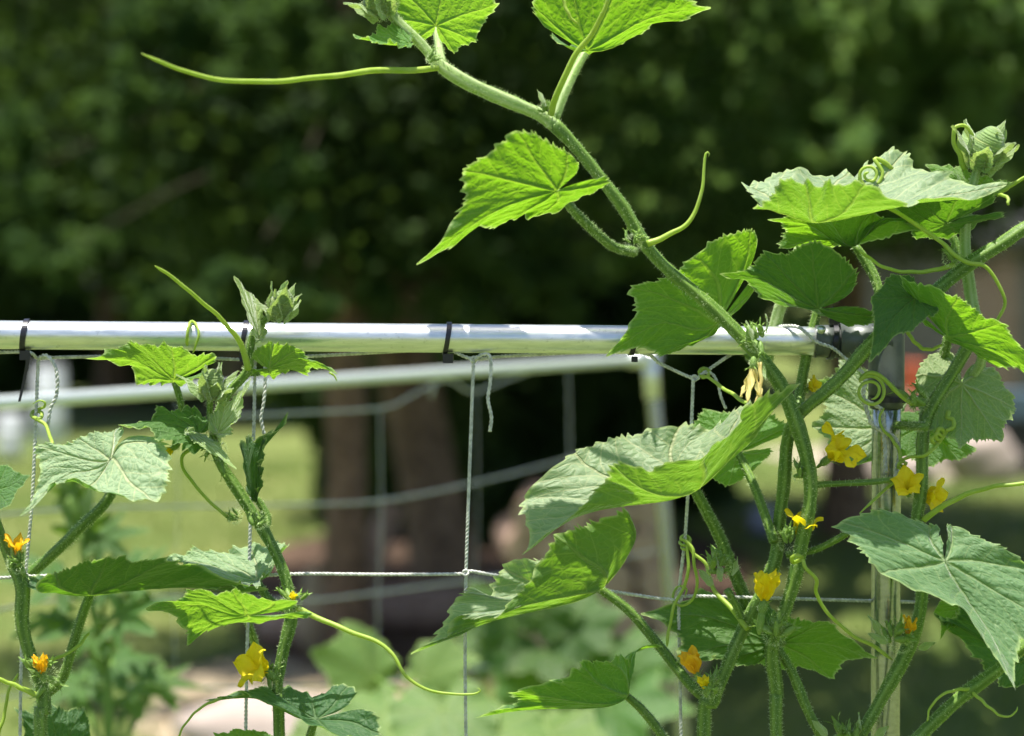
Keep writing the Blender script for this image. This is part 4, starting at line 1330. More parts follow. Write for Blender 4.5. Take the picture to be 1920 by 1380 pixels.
# tendrils gripping the fourth upright cord
tendril(V, [(1402, 1180, -4, 5.5), (1372, 1142, -2.5, 5.5), (1342, 1110, -1.4, 5), (1329, 1080, -1, 4.5), (1322, 1056, -.8, 4.2), (1300, 1036, -.6, 4), (1290, 1018, -.5, 4), (1276, 1010, -.1, 4), (1284, 1004, .4, 4), (1294, 1012, 0, 4), (1284, 1022, -.5, 4), (1275, 1016, .2, 4), (1288, 1008, .4, 4), (1294, 1024, -.3, 4), (1283, 1030, -.5, 4), (1276, 1024, .2, 3.6), (1286, 1018, .3, 3.2)], hair=False)
tendril(V, [(1284, 1014, -.6, 3.6), (1300, 1030, -.9, 3.8), (1301, 1060, -1, 3.8), (1308, 1092, -1, 3.8), (1300, 1120, -.8, 3.6), (1280, 1136, -.4, 3.4), (1264, 1128, 0, 3.2), (1262, 1112, .2, 3.2), (1272, 1100, 0, 3.2), (1288, 1104, -.5, 3), (1284, 1118, -.4, 3)], hair=False)
tendril(V, [(1289, 1020, -.6, 3.6), (1290, 1070, -.7, 3.8), (1283, 1100, -.6, 3.8), (1268, 1126, -.6, 4), (1258, 1160, -.6, 4.2), (1250, 1212, -.6, 4.4)], hair=False)
tendril(V, [(1402, 758, -5, 4.6), (1372, 738, -3, 4.4), (1342, 718, -1, 4.2), (1326, 706, -.5, 4), (1312, 704, 0, 4), (1316, 694, .4, 4), (1326, 692, 0, 4), (1328, 702, -.5, 4), (1318, 708, -.3, 4), (1310, 698, .2, 3.8), (1320, 690, .3, 3.6), (1332, 696, -.2, 3.4), (1328, 708, -.5, 3)], hair=False)

# ------------------------------------------------------------------ the vine leaving to the right over the post
V = vine_root(1328, -2, "cucumber vine whose thick stem slants up right across the corner fitting")
stem(V, root_run(1322, 1400, -2, 12.0) + [(1322, 1400, -2, 12.0), (1336, 1315, -2.5, 12.9), (1362, 1255, -2.5, 12.0), (1402, 1165, -2.5, 11.5), (1442, 1080, -3, 11.5), (1459, 1030, -3, 12.4), (1466, 930, -3, 11.0), (1474, 840, -3, 11.0), (1492, 790, -3.5, 11.5),
         (1520, 758, -4.5, 11.5), (1590, 692, -5, 11.5), (1660, 622, -5.2, 11.5), (1740, 556, -5.4, 11.5), (1812, 502, -5.5, 12.0), (1870, 463, -5.5, 12.0), (1960, 404, -5.5, 11.5), (2200, 300, -6, 9.2)], dens=.16)
leaf(V, {"P": (1122, 1102, 0), "T": (786, 1222, -1.4), "M": (968, 1152, -.2), "A-": (932, 1152, -2), "A+": (874, 1106, 1), "B-": (1040, 1000, -2.8), "B+": (942, 1066, 1.2), "C-": (1172, 962, -2), "C+": (1036, 1042, 1.2), (-.605, .174): (1004, 1084, -3), (-.29, .66): (868, 1166, -1.8),
         (-.49, -.285): (1108, 984, -2.6), (-.2, -.3): (1192, 1000, -1.5), (0, .78): (862, 1192, -1), (.605, .174): (926, 1122, 1.1), (.29, .66): (846, 1128, .6), (.49, -.285): (1012, 1050, 1.3)},
     M_LEAF_PALE, -1.6, [(1334, 1312, -1, 11), (1300, 1290, -1, 10), (1240, 1216, .6, 9.5), (1180, 1146, .2, 9), (1122, 1102, 0, 8)], .8, 220, 40, seed=20)
leaf(V, {"P": (1174, 1304, 0), "T": (912, 1336, -2), "M": (1040, 1326, -.5), "A-": (958, 1298, -3), "A+": (985, 1312, 3), "B-": (1088, 1246, -4), "B+": (1060, 1270, 4.6), "C-": (1138, 1238, -2.6), "C+": (1240, 1214, 1.4), (.12, -.2): (1186, 1226, 2)},
     M_LEAF, -3, [(1262, 1420, 0, 9), (1238, 1374, 0, 9), (1205, 1332, 0, 8.5), (1174, 1304, 0, 7)], 1.0, 160, 28, seed=21)
node_cluster(V, 1330, 1288, -4, 48, 9)
flower(V, 1306, 1262, -4.2, (-.42, 1, .1), 46, .22, M_PETAL_OLD, 20, wide=.30)
flower(V, 1322, 1292, -4.8, (-.2, 1, .3), 26, .3, M_PETAL, 16, wide=.26)
node_cluster(V, 1348, 1062, -4.2, 54, 8, tips=[(1352, 1090, 58, 10, -.1, 1), (1372, 1080, 40, 8, .5, 1), (1335, 1098, 40, 9, -.6, .9)], mat=M_STEM)
stem(V, [(1396, 1180, -2.8, 7), (1384, 1150, -3.4, 7), (1362, 1105, -4, 7)], name="side_stem")
node_cluster(V, 1478, 1016, -4, 44, 7)
flower(V, 1500, 1006, -4.2, (.2, 1, .2), 54, 1.0, M_PETAL, 22, spin=1.0, wide=.26)
stem(V, [(1474, 1042, -3.5, 6), (1520, 1034, -4, 6), (1560, 1014, -4.6, 6), (1600, 990, -5, 5.5)], name="side_stem")
leaf(V, {"P": (1603, 460, 0), "T": (1450, 408, 0), "M": (1526, 424, 0), "A-": (1536, 390, -2), "A+": (1462, 462, 1.6), "B-": (1640, 388, -2), "B+": (1552, 466, 1.6), "C-": (1644, 400, -1), "C+": (1730, 432, -.6), (.2, -.2): (1660, 408, -1.2)},
     M_LEAF, -4, [(1652, 560, -1, 8), (1640, 520, -.4, 9), (1622, 488, 0, 9), (1603, 460, 0, 7)], 1.2, 170, 30, seed=22)
leaf(V, {"P": (1774, 418, 0), "T": (1672, 384, -1), "M": (1722, 402, -.5), "A-": (1720, 372, -2), "A+": (1716, 452, 2), "B-": (1800, 358, -3), "B+": (1790, 440, 2), "C-": (1864, 366, -1), "C+": (1882, 402, 1)},
     M_LEAF_DARK, -4.5, [(1812, 500, -.8, 9), (1796, 466, -.4, 8), (1774, 418, 0, 7)], 1.4, 170, 30, seed=23)
node_cluster(V, 1784, 484, -6.6, 36, 7)
tendril(V, [(1790, 496, -6, 5.5), (1750, 507, -6, 4.6), (1700, 510, -6, 4.6), (1660, 502, -5.6, 4.4), (1630, 484, -5, 4), (1612, 470, -4.6, 3.6)])
tendril(V, [(1655, 386, -7, 4.2), (1690, 402, -7, 4.4), (1730, 430, -7, 4.6), (1768, 456, -7, 4.8), (1790, 478, -7.2, 5), (1815, 492, -7.4, 5), (1843, 497, -7.4, 4.8), (1864, 520, -7.2, 4.6), (1882, 552, -7, 4.6), (1884, 572, -6.8, 4.4), (1872, 596, -6.6, 4.4), (1858, 616, -6.4, 4.6), (1850, 640, -6.2, 5)])
tendril(V, [(1700, 620, -4, 4), (1714, 640, -4.2, 4.4), (1732, 654, -4.4, 4.6), (1752, 654, -4.8, 4.6), (1766, 645, -5, 4.6)])
tendril(V, [(1672, 318, -5, 5.5), (1658, 303, -5.4, 5.2), (1640, 298, -5.6, 4.6)] + spiral(1630, 328, 26, 6, 1.9, -1.2, -5.8, -6.6, 3.9)[2:], hair=False)
tendril(V, [(1612, 330, -5.6, 4), (1614, 348, -5.4, 4.2), (1622, 362, -5.2, 4.4)], hair=False)

# ------------------------------------------------------------------ the vine by the post
V = vine_root(1620, -4, "cucumber vine with pale bristly upper stem, climbing past the right of the post")
stem(V, root_run(1480, 1700, -4, 11.0) + [(1540, 1540, -4, 11.0), (1604, 1400, -4, 11.0), (1646, 1322, -4, 11.5), (1694, 1238, -4, 12.4), (1722, 1150, -3.6, 11.0), (1728, 1060, -3.4, 10.6), (1718, 980, -3.2, 10.6), (1726, 900, -3.2, 11.0), (1735, 800, -3.2, 12.0), (1756, 742, -3.2, 11.0), (1790, 690, -3, 11.0), (1822, 642, -2.8, 11.5)], dens=.16)
stem(V, [(1820, 646, -2.8, 11.5), (1828, 610, -3, 11.5), (1820, 560, -3, 11.0), (1815, 500, -3, 11.0), (1810, 440, -3, 9.2), (1815, 380, -3.4, 8.3), (1830, 325, -3.8, 7.4), (1842, 295, -4, 7.4)], M_STEM_PALE, dens=.2)
leaf(V, {"P": (1778, 630, 0), "T": (1985, 742, -.5), "M": (1876, 660, -.8), "A+": (1884, 606, -3), "A-": (1872, 690, 2.2), "B+": (1796, 562, -3), "B-": (1800, 650, 1.6), "C+": (1690, 522, -1.2), "C-": (1716, 592, .8)},
     M_LEAF, -6.5, [(1742, 790, 3, 10), (1752, 740, 2.4, 10), (1766, 686, 1, 9.5), (1778, 630, 0, 8)], .8, 170, 30, seed=30)
leaf(V, {"P": (1803, 722, 0), "T": (1800, 842, -3.5), "M": (1802, 790, -1.4), "A-": (1728, 796, -2), "A+": (1874, 826, -2.6), "B-": (1716, 702, .8), "B+": (1902, 762, -.6), "C-": (1768, 656, 2.4), "C+": (1860, 688, 1.4), (-.12, -.1): (1786, 700, .6)},
     M_LEAF_UNDER, -1.5, [(1828, 640, -1, 9), (1840, 660, -1.6, 9), (1838, 684, -1.2, 9), (1820, 708, -.5, 8.5), (1803, 722, 0, 7)], 1.3, 190, 32, seed=31, pmat=M_STEM_PALE)
leaf(V, {"P": (1738, 800, 0), "T": (1612, 868, 0), "M": (1690, 820, .4), "A-": (1740, 876, -1), "A+": (1640, 790, 1.4), "B-": (1800, 862, -.8), "B+": (1720, 770, 1), "C-": (1830, 842, 0), "C+": (1770, 790, .6)},
     M_LEAF, 3, [(1736, 790, -4, 8), (1738, 800, 0, 7)], .8, 150, 26, seed=32)
leaf(V, {"P": (1662, 796, 0), "T": (1512, 712, -.5), "M": (1592, 752, .4), "A-": (1530, 800, -1.4), "A+": (1578, 672, 1), "B-": (1578, 866, -1.6), "B+": (1650, 700, 1.2), "C-": (1640, 856, -.8), "C+": (1700, 750, .8)},
     M_LEAF_PALE, 4, [(1735, 800, -6, 8), (1700, 798, -2, 7.5), (1662, 796, 0, 7)], 1.0, 190, 32, seed=33)
leaf(V, {"P": (1774, 1050, 0), "T": (1892, 1278, -4), "M": (1830, 1146, -1.2), "A+": (1652, 1072, -2), "A-": (1990, 1186, -1), "B+": (1568, 976, .6), "B-": (1946, 1074, 1), "C+": (1744, 984, 1.8), "C-": (1786, 984, 2), (.45, -.25): (1660, 968, 1.6), (-.12, -.12): (1790, 1026, 1.2), (.4, .75): (1780, 1144, -2.6)},
     M_LEAF_MID, -9, [(1724, 1130, 5, 9), (1740, 1090, 3, 9), (1774, 1050, 0, 7.5)], .8, 230, 40, seed=34)
leaf(V, {"P": (1806, 372, 0), "T": (1742, 312, -.6), "M": (1790, 332, -1), "A-": (1800, 306, 1), "A+": (1760, 340, -1.6), "B-": (1852, 330, 1), "B+": (1816, 368, -1.8), "C-": (1896, 344, .5), "C+": (1862, 366, -1)},
     M_LEAF_YOUNG, -3.5, [(1812, 430, 0, 6), (1806, 372, 0, 5)], 2.2, 150, 24, seed=35)
shoot_tip(V, 1846, 288, -4, 88, (.35, 1, .35), 13)
tendril(V, [(1808, 318, -4.2, 6), (1800, 292, -4.6, 5.5), (1788, 266, -4.8, 5.2), (1790, 242, -5, 4.8), (1803, 234, -5, 4.8), (1816, 242, -4.8, 4.6), (1826, 254, -4.6, 5)])
tendril(V, [(1868, 366, -4, 5), (1892, 350, -4.4, 5), (1925, 330, -4.8, 4.6)])
tendril(V, [(1890, 384, -9, 3), (1889, 370, -8.6, 4), (1872, 364, -8, 5)], hair=False)
node_cluster(V, 1722, 752, -4.4, 44, 8, mat=M_STEM)
# spiral tendril lying over the post, coils and knots by the cord
tendril(V, [(1712, 760, -4, 5.5), (1690, 742, -4.2, 5.2), (1664, 716, -4.4, 5), (1642, 701, -4.6, 4.8), (1624, 700, -4.6, 4.6)] + spiral(1632, 734, 30, 14, 1.6, 3.9, -4.6, -4.9, 4.2), hair=False)
tendril(V, [(1778, 772, -3, 6), (1776, 784, -3.4, 5), (1786, 786, -3.6, 4.6), (1788, 800, -3.8, 4.4), (1776, 806, -4, 4.4)] + [(1768 - 16 * u + 7 * math.cos(u * 19), 806 + 24 * u + 8 * math.sin(u * 19), -4 + .35 * math.sin(u * 19 + 1), 4.4) for u in np.linspace(0, 1, 22)] +
        [(1748, 842, -4.6, 4.4), (1732, 854, -4.6, 4.2), (1708, 857, -3.4, 4.2), (1694, 862, -2.6, 4.2), (1686, 868, -2.4, 4.2), (1694, 874, -2.2, 4.2), (1700, 868, -2.6, 4.2), (1690, 866, -2.8, 4.2), (1684, 876, -2.5, 4.2), (1698, 880, -2.5, 4.2), (1690, 894, -2.6, 4.4), (1664, 914, -3, 4.4), (1640, 936, -3.4, 4.2), (1612, 962, -3.6, 4)], hair=False)
tendril(V, [(1690, 866, -2.6, 4), (1684, 840, -2.4, 4), (1668, 818, -2.4, 3.8), (1652, 800, -2.4, 3.6), (1650, 782, -2.5, 3.4), (1657, 764, -2.5, 3)], hair=False)
node_cluster(V, 1688, 1200, -5, 54, 9, tips=[(1652, 1190, 44, 8, -.5, 1), (1664, 1205, 40, 8, -.9, .5), (1722, 1216, 34, 7, .9, .3)], mat=M_STEM)
flower(V, 1702, 1192, -5, (.15, 1, .2), 36, .15, M_PETAL_OLD, 18, wide=.22)
flower(V, 1702, 920, -3.6, (-.2, .6, .7), 46, 1.1, M_PETAL, 18, wide=.34)
flower(V, 1732, 930, -2, (.8, -.1, .6), 48, 1.2, M_PETAL, 18, wide=.36)
tendril(V, [(1732, 975, -3.6, 7), (1760, 954, -4.6, 6.4), (1800, 932, -5.6, 6), (1850, 915, -6.6, 5.4), (1900, 908, -7.4, 5), (1960, 905, -8, 4.6)])
flower(V, 1518, 728, 1, (.5, .3, .5), 26, 1.1, M_PETAL, 14, wide=.4)

# ------------------------------------------------------------------ low vine at the right bottom
V = vine_root(1700, -6, "low cucumber vine whose stem crosses the bottom right corner")
stem(V, root_run(1480, 1750, -6, 11) + [(1560, 1560, -6, 11), (1644, 1460, -6, 11), (1722, 1384, -6, 11), (1788, 1320, -6, 11), (1822, 1290, -6, 13), (1872, 1252, -6, 11), (1935, 1200, -6, 11), (2060, 1110, -6, 10)], dens=.16)
tendril(V, [(1820, 1292, -6.4, 4), (1790, 1294, -7, 3.6), (1762, 1306, -7, 3.4), (1744, 1328, -7, 3.2), (1738, 1352, -7, 3)])
tendril(V, [(1824, 1298, -6.4, 4), (1850, 1322, -7, 3.4), (1876, 1342, -7, 3), (1894, 1342, -7, 2.6), (1906, 1334, -7, 2.2), (1907, 1324, -7, 1.8)])
leaf(V, {"P": (1930, 1230, 0), "T": (1790, 1130, -1), "M": (1858, 1180, -.5), "A-": (1752, 1150, .5), "A+": (1880, 1120, 1), "B-": (1850, 1262, -1.4), "B+": (1950, 1140, 1), "C-": (1912, 1288, -1), "C+": (1990, 1190, 0)},
     M_LEAF_DARK, -3, [(1950, 1192, -3, 8), (1930, 1230, 0, 7)], 2.2, 170, 28, seed=40)
leaf(V, {"P": (1800, 1142, 0), "T": (1764, 1196, -.6), "A-": (1790, 1176, -.8), "A+": (1752, 1150, .3), "B-": (1815, 1160, 0), "B+": (1762, 1126, .5), "C-": (1822, 1140, .5), "C+": (1794, 1122, .6)},
     M_LEAF_YOUNG, -2.2, None, 1.2, 110, 18, seed=41)
node_cluster(V, 1590, 1392, -4, 60, 9, mat=M_STEM, tips=[(1550, 1380, 40, 9, -.6, .8), (1605, 1385, 52, 10, .3, 1), (1640, 1382, 36, 8, .8, .6)])

# ------------------------------------------------------------------ left vine
V = vine_root(525, -3, "cucumber vine left of centre, its downy tip and bud just over the rail")
stem(V, root_run(526, 1400, -3, 10.3) + [(526, 1400, -3, 10.3), (518, 1300, -3, 10.3), (532, 1225, -3, 10.3), (546, 1160, -3, 10.8), (540, 1110, -3, 9.9), (522, 1050, -3, 9.9), (496, 995, -3, 10.3), (462, 945, -3, 9.9), (425, 890, -3, 9.5), (406, 852, -3.2, 8.6), (403, 815, -3.4, 8.6), (412, 765, -3.6, 7.7), (432, 728, -4, 7.7), (462, 694, -4.4, 8.2), (470, 652, -4.6, 6.9), (482, 618, -4.8, 6.5), (506, 598, -5, 6.0), (528, 588, -5, 6.0)], dens=.18)
leaf(V, {"P": (325, 710, 0), "T": (174, 668, -1.5), "M": (258, 676, -.8), "A-": (248, 638, -2), "A+": (258, 716, 2), "B-": (318, 648, -2.6), "B+": (312, 722, 1.6), "C-": (400, 672, -1.2), "C+": (392, 704, .8)},
     M_LEAF_YOUNG, -5, [(345, 800, 1, 6), (340, 760, .5, 6), (332, 730, 0, 6), (325, 710, 0, 5)], 1.7, 170, 28, seed=50)
leaf(V, {"P": (372, 812, 0), "T": (226, 800, -1.5), "M": (300, 792, -.6), "A-": (298, 768, 1), "A+": (300, 822, -3), "B-": (352, 762, 1.6), "B+": (352, 842, -2.4), "C-": (394, 786, 1), "C+": (398, 838, -1)},
     M_LEAF_DARK, -5.5, None, 2.0, 170, 28, seed=51)
leaf(V, {"P": (408, 812, 0), "T": (470, 716, -1), "M": (442, 764, -.6), "A-": (424, 752, .8), "A+": (452, 778, -1.6), "B-": (396, 776, .6), "B+": (432, 812, -1.2), "C-": (392, 804, 0), "C+": (414, 822, -.4)},
     M_BUD, -7, None, 1.6, 120, 20, seed=52)
shoot_tip(V, 398, 728, -7.2, 62, (.1, 1, .4), 10)
stem(V, [(404, 820, -4, 6), (392, 780, -5.6, 6), (394, 745, -7, 5)], name="side_stem")
leaf(V, {"P": (506, 690, 0), "T": (628, 700, -.5), "M": (566, 676, -.8), "A-": (574, 700, 1.6), "A+": (562, 656, -1.4), "B-": (510, 704, 1.6), "B+": (516, 640, -1.8), "C-": (468, 700, .8), "C+": (476, 660, -.8)},
     M_LEAF_YOUNG, -4.6, [(464, 700, -.4, 5), (485, 700, -.2, 5), (506, 690, 0, 4.5)], 1.7, 150, 26, seed=53)
tendril(V, [(618, 699, -5.2, 2.4), (628, 705, -5.2, 2.2), (631, 714, -5.2, 2)], hair=False)
leaf(V, {"P": (486, 634, 0), "T": (438, 518, -.5), "M": (466, 580, -.5), "A-": (462, 592, -1.2), "A+": (480, 556, .8), "B-": (472, 626, -1.2), "B+": (496, 600, 1), "C-": (480, 642, -.6), "C+": (496, 634, .4)},
     M_BUD, -5.6, None, 1.0, 120, 20, seed=54)
shoot_tip(V, 526, 578, -5.2, 62, (.3, 1, .35), 13)
tendril(V, [(466, 694, -5, 7), (460, 668, -5.4, 6.6), (448, 640, -6, 6), (426, 610, -7, 5.4), (395, 580, -8.4, 5.2), (355, 546, -10, 5), (318, 516, -11.4, 4.6), (290, 498, -12.4, 4)])
tendril(V, [(351, 660, 1, 3.4), (351, 640, -1.4, 3.6), (353, 612, -1.6, 3.8), (361, 602, -.6, 3.8), (370, 614, -1.4, 3.6), (372, 632, -1.7, 3.4), (366, 652, -1.4, 3), (360, 662, -.4, 2.6)], hair=False)
node_cluster(V, 405, 845, -4.4, 46, 8, mat=M_STEM)
flower(V, 322, 842, -5, (-.7, -.5, .3), 34, .25, M_PETAL, 18, wide=.26)
# young pale leaf tip pointing down right
leaf(V, {"P": (352, 808, 0), "T": (442, 882, -2), "M": (398, 838, -.8), "A-": (414, 838, .2), "A+": (392, 850, -1.2), "B-": (372, 812, .4), "B+": (360, 826, -.8), "C-": (354, 800, .3), "C+": (346, 812, -.3)},
     M_BUD, -6.5, None, .8, 110, 18, seed=55)
tendril(V, [(376, 836, -3.4, 4.4), (348, 848, -3.8, 4.2), (340, 866, -4, 4), (352, 892, -4.4, 4), (376, 922, -4.4, 4), (405, 952, -4.2, 4.2), (432, 972, -4, 4.6)])
node_cluster(V, 440, 968, -4, 30, 6, mat=M_STEM, up=(-.5, .3, .3))
leaf(V, {"P": (478, 938, 0), "T": (536, 780, 0), "M": (482, 858, -.5), "A-": (466, 818, .6), "A+": (496, 838, -1.2), "B-": (456, 832, .8), "B+": (492, 872, -1.4), "C-": (462, 922, .4), "C+": (486, 920, -.8)},
     M_LEAF_DARK, -2.5, [(496, 1000, -.6, 7), (502, 972, 0, 7), (488, 944, .2, 6.5), (478, 934, 0, 6)], 1.7, 130, 22, seed=56)
node_cluster(V, 486, 976, -4.2, 36, 7, mat=M_STEM)
# light upper leaf over the crossing cord, and the leaf before it
leaf(V, {"P": (480, 1086, 0), "T": (304, 1044, .5), "M": (392, 1056, .4), "A-": (374, 1094, -2.4), "A+": (362, 1030, 2.4), "B-": (460, 1102, -2), "B+": (466, 1026, 2.6), "C-": (500, 1080, -1), "C+": (540, 1022, 2)},
     M_LEAF_PALE, -1.5, [(536, 1142, -1, 8), (508, 1128, -.6, 8), (490, 1104, -.2, 7.5), (480, 1086, 0, 6.5)], 1.7, 190, 30, seed=57)
leaf(V, {"P": (462, 1156, 0), "T": (284, 1140, -1), "M": (380, 1136, -.3), "A-": (346, 1206, 2.4), "A+": (352, 1106, -2), "B-": (420, 1166, 2), "B+": (436, 1104, -2.6), "C-": (560, 1160, 1), "C+": (500, 1120, -1.6), (0, -.4): (600, 1134, .4)},
     M_LEAF_YOUNG, -8, [(486, 1240, 5, 8), (474, 1194, 2, 7.5), (462, 1156, 0, 6.5)], 1.1, 170, 28, seed=58)
node_cluster(V, 546, 1130, -4.4, 44, 9, mat=M_STEM)
flower(V, 548, 1126, -5, (.2, 1, .2), 16, .3, M_PETAL, 10)
tendril(V, [(556, 1140, -3.6, 6.5), (600, 1160, -4, 6), (650, 1182, -4.6, 5.6), (700, 1200, -5, 5.2), (735, 1226, -5.4, 4.8), (762, 1268, -5.6, 4.4), (800, 1292, -5.6, 4), (850, 1302, -5.6, 3.6), (888, 1301, -5.6, 3.2), (901, 1294, -5.6, 2.8), (895, 1289, -5.6, 2.4)])
flower(V, 498, 1260, -4.6, (-.6, .45, .55), 64, 1.25, M_PETAL, 26, ovary=20, spin=.0, wide=.33, wav=.06)
node_cluster(V, 508, 1274, -4, 36, 6)
leaf(V, {"P": (592, 1346, 0), "T": (402, 1310, -1), "M": (500, 1312, -.6), "A-": (470, 1306, -3.2), "A+": (500, 1280, 2.4), "B-": (640, 1382, -3.4), "B+": (590, 1304, 3.2), "C-": (706, 1372, -2), "C+": (650, 1288, 2), (-.1, -.75): (800, 1314, -.5), (0, -.4): (700, 1310, 0)},
     M_LEAF_DARK, -4.5, [(560, 1460, 1.4, 8), (576, 1400, .6, 8), (592, 1346, 0, 7)], .9, 200, 32, seed=59)
tendril(V, [(414, 1310, -5.6, 3.4), (384, 1322, -6, 3), (356, 1346, -6, 2.8), (336, 1378, -6, 2.6), (326, 1410, -6, 2.4)], hair=False)
leaf(V, {"P": (470, 1410, 0), "T": (400, 1376, -1), "A-": (420, 1410, -2), "A+": (440, 1366, 1), "B-": (470, 1440, -2), "B+": (500, 1372, 1.5), "C-": (520, 1430, -1), "C+": (530, 1400, .6)},
     M_LEAF, -3, None, 1.2, 110, 18, seed=60)

# ------------------------------------------------------------------ vine at the left edge
V = vine_root(75, -3, "cucumber vine at the left edge with an orange closed flower at its node")
stem(V, root_run(78, 1400, -3, 12) + [(78, 1400, -3, 12), (80, 1340, -3, 12), (76, 1290, -3, 12.5), (58, 1230, -3, 12), (42, 1160, -3, 12), (40, 1098, -3, 13), (20, 1055, -3, 10), (2, 1000, -3, 9), (-20, 930, -3, 9), (-40, 800, -3, 8)], dens=.16)
leaf(V, {"P": (206, 862, 0), "T": (54, 958, -2), "M": (132, 888, 0), "A-": (140, 896, -1.4), "A+": (62, 838, .6), "B-": (288, 936, -2.4), "B+": (148, 824, 1.4), "C-": (308, 832, .6), "C+": (214, 804, 1.4), (-.4, .15): (196, 924, -1.8), (-.1, -.1): (224, 838, .6)},
     M_LEAF_PALE, -8, [(52, 1080, 5, 11), (96, 1042, 4.2, 10.5), (150, 990, 2.8, 10.5), (200, 940, 1.4, 10), (212, 905, 1, 9), (206, 862, 0, 7)], 1.2, 220, 36, seed=70)
leaf(V, {"P": (170, 1112, 0), "T": (486, 1104, 2), "M": (310, 1100, 0), "A+": (320, 1046, -4.4), "A-": (340, 1090, 4.4), "B+": (200, 1048, -4.6), "B-": (190, 1086, 4.8), "C+": (106, 1074, -2.4), "C-": (60, 1082, 2.6), (0, -.42): (28, 1112, -.5), (.25, .8): (412, 1076, -1.5)},
     M_LEAF_DARK, -4.5, [(86, 1302, 1.4, 10), (118, 1270, 1, 9.5), (140, 1200, .4, 9), (156, 1150, .1, 9), (170, 1112, 0, 8)], .7, 220, 36, seed=71)
leaf(V, {"P": (-12, 916, 0), "T": (56, 892, -1), "A-": (14, 872, 1), "A+": (20, 948, -1.5), "B-": (-30, 862, 1), "B+": (-25, 960, -1), "C-": (-60, 880, .5), "C+": (-60, 930, -.5)},
     M_LEAF, -3, None, 1.1, 110, 18, seed=72)
node_cluster(V, 82, 1268, -4, 56, 9)
flower(V, 80, 1262, -4.4, (-.15, 1, .2), 36, .18, M_PETAL_OLD, 18, wide=.28)
node_cluster(V, 34, 1056, -4.2, 44, 8)
flower(V, 32, 1040, -4, (0, 1, .25), 40, .75, M_PETAL_OLD, 18, wide=.2)
tendril(V, [(70, 1304, -3.6, 6), (35, 1288, -4, 5.5), (0, 1274, -4.4, 5), (-40, 1262, -4.6, 4.6)])
tendril(V, [(86, 1240, -2, 4), (120, 1228, -1, 4), (150, 1208, 0, 4), (168, 1184, .6, 3.6)], hair=False)
tendril(V, [(-10, 1400, -1, 4), (8, 1340, -1, 4), (16, 1296, -1, 4), (34, 1262, -1, 4)], hair=False)
leaf(V, {"P": (110, 1420, 0), "T": (30, 1330, 1), "A-": (40, 1390, -1), "A+": (90, 1312, 2), "B-": (60, 1450, -2), "B+": (150, 1330, 2), "C-": (120, 1470, -1), "C+": (170, 1380, 1)},
     M_LEAF_DARK, 1, None, 1.8, 130, 20, seed=73)
tendril(V, [(98, 834, -4.4, 4), (92, 812, -2.4, 4), (84, 795, -1, 4), (72, 788, -.6, 4.4), (60, 780, 0, 4.4), (64, 770, .6, 4.4), (78, 774, 0, 4.6), (74, 786, -.6, 4.6), (60, 778, .2, 4.4), (70, 768, .4, 4), (82, 764, -.6, 3.8), (84, 754, -.8, 3.2), (74, 750, -.8, 2.6), (62, 757, -.8, 2)], hair=False)

# ------------------------------------------------------------------ plants growing on the far trellis and before it
def leaf3d(parent, P, tip, nrm, size, mat, seed, droop=.5, nt=90, nr=10, lobes=0.0):
    lr = np.random.default_rng(seed)
    tip = np.asarray(tip, float) / np.linalg.norm(tip)
    nrm = np.asarray(nrm, float); nrm = nrm - tip * np.dot(nrm, tip); nrm /= np.linalg.norm(nrm)
    right = np.cross(tip, nrm)
    th = np.linspace(-R(171), R(171), nt)
    base = np.interp(np.degrees(np.abs(th)), RT[:, 0], RT[:, 1]) * (1 - lobes * (0.5 - 0.5 * np.cos(th * 360 / 48)))
    arc = np.abs(th) * 9; fr = arc % 1
    base = base * (1 + .04 * np.where(fr < .3, fr / .3, (1 - fr) / .7))
    rho = np.linspace(0.04, 1, nr)
    rad = base[:, None] * rho
    x = np.sin(th)[:, None] * rad; y = np.cos(th)[:, None] * rad
    z = -droop * (.55 * y * np.abs(y) + .35 * x ** 2) + .05 * rho ** 2 * np.sin(th * 6 + lr.uniform(0, 6))[:, None] + .03 * rho ** 4 * np.sin(th * 14)[:, None]
    X = np.asarray(P) + size * (x[..., None] * right + y[..., None] * tip + z[..., None] * nrm)
    f = [[i * nr + k, (i + 1) * nr + k, (i + 1) * nr + k + 1, i * nr + k + 1] for i in range(nt - 1) for k in range(nr - 1)]
    return mesh_obj("leaf", X.reshape(-1, 3), f, mat, parent, uv=np.stack([x, y], -1).reshape(-1, 2), attr={"rho": np.broadcast_to(rho, (nt, nr)).ravel()})


M_SQUASH = leaf_material("squash_leaf", (0.12, 0.21, 0.06), (0.12, 0.22, 0.04), (0.28, 0.46, 0.03), 0.4, sheen=0.1)
M_MELON = leaf_material("melon_leaf", (0.05, 0.125, 0.025), (0.07, 0.16, 0.028), (0.18, 0.36, 0.015), 0.42, sheen=0.05)


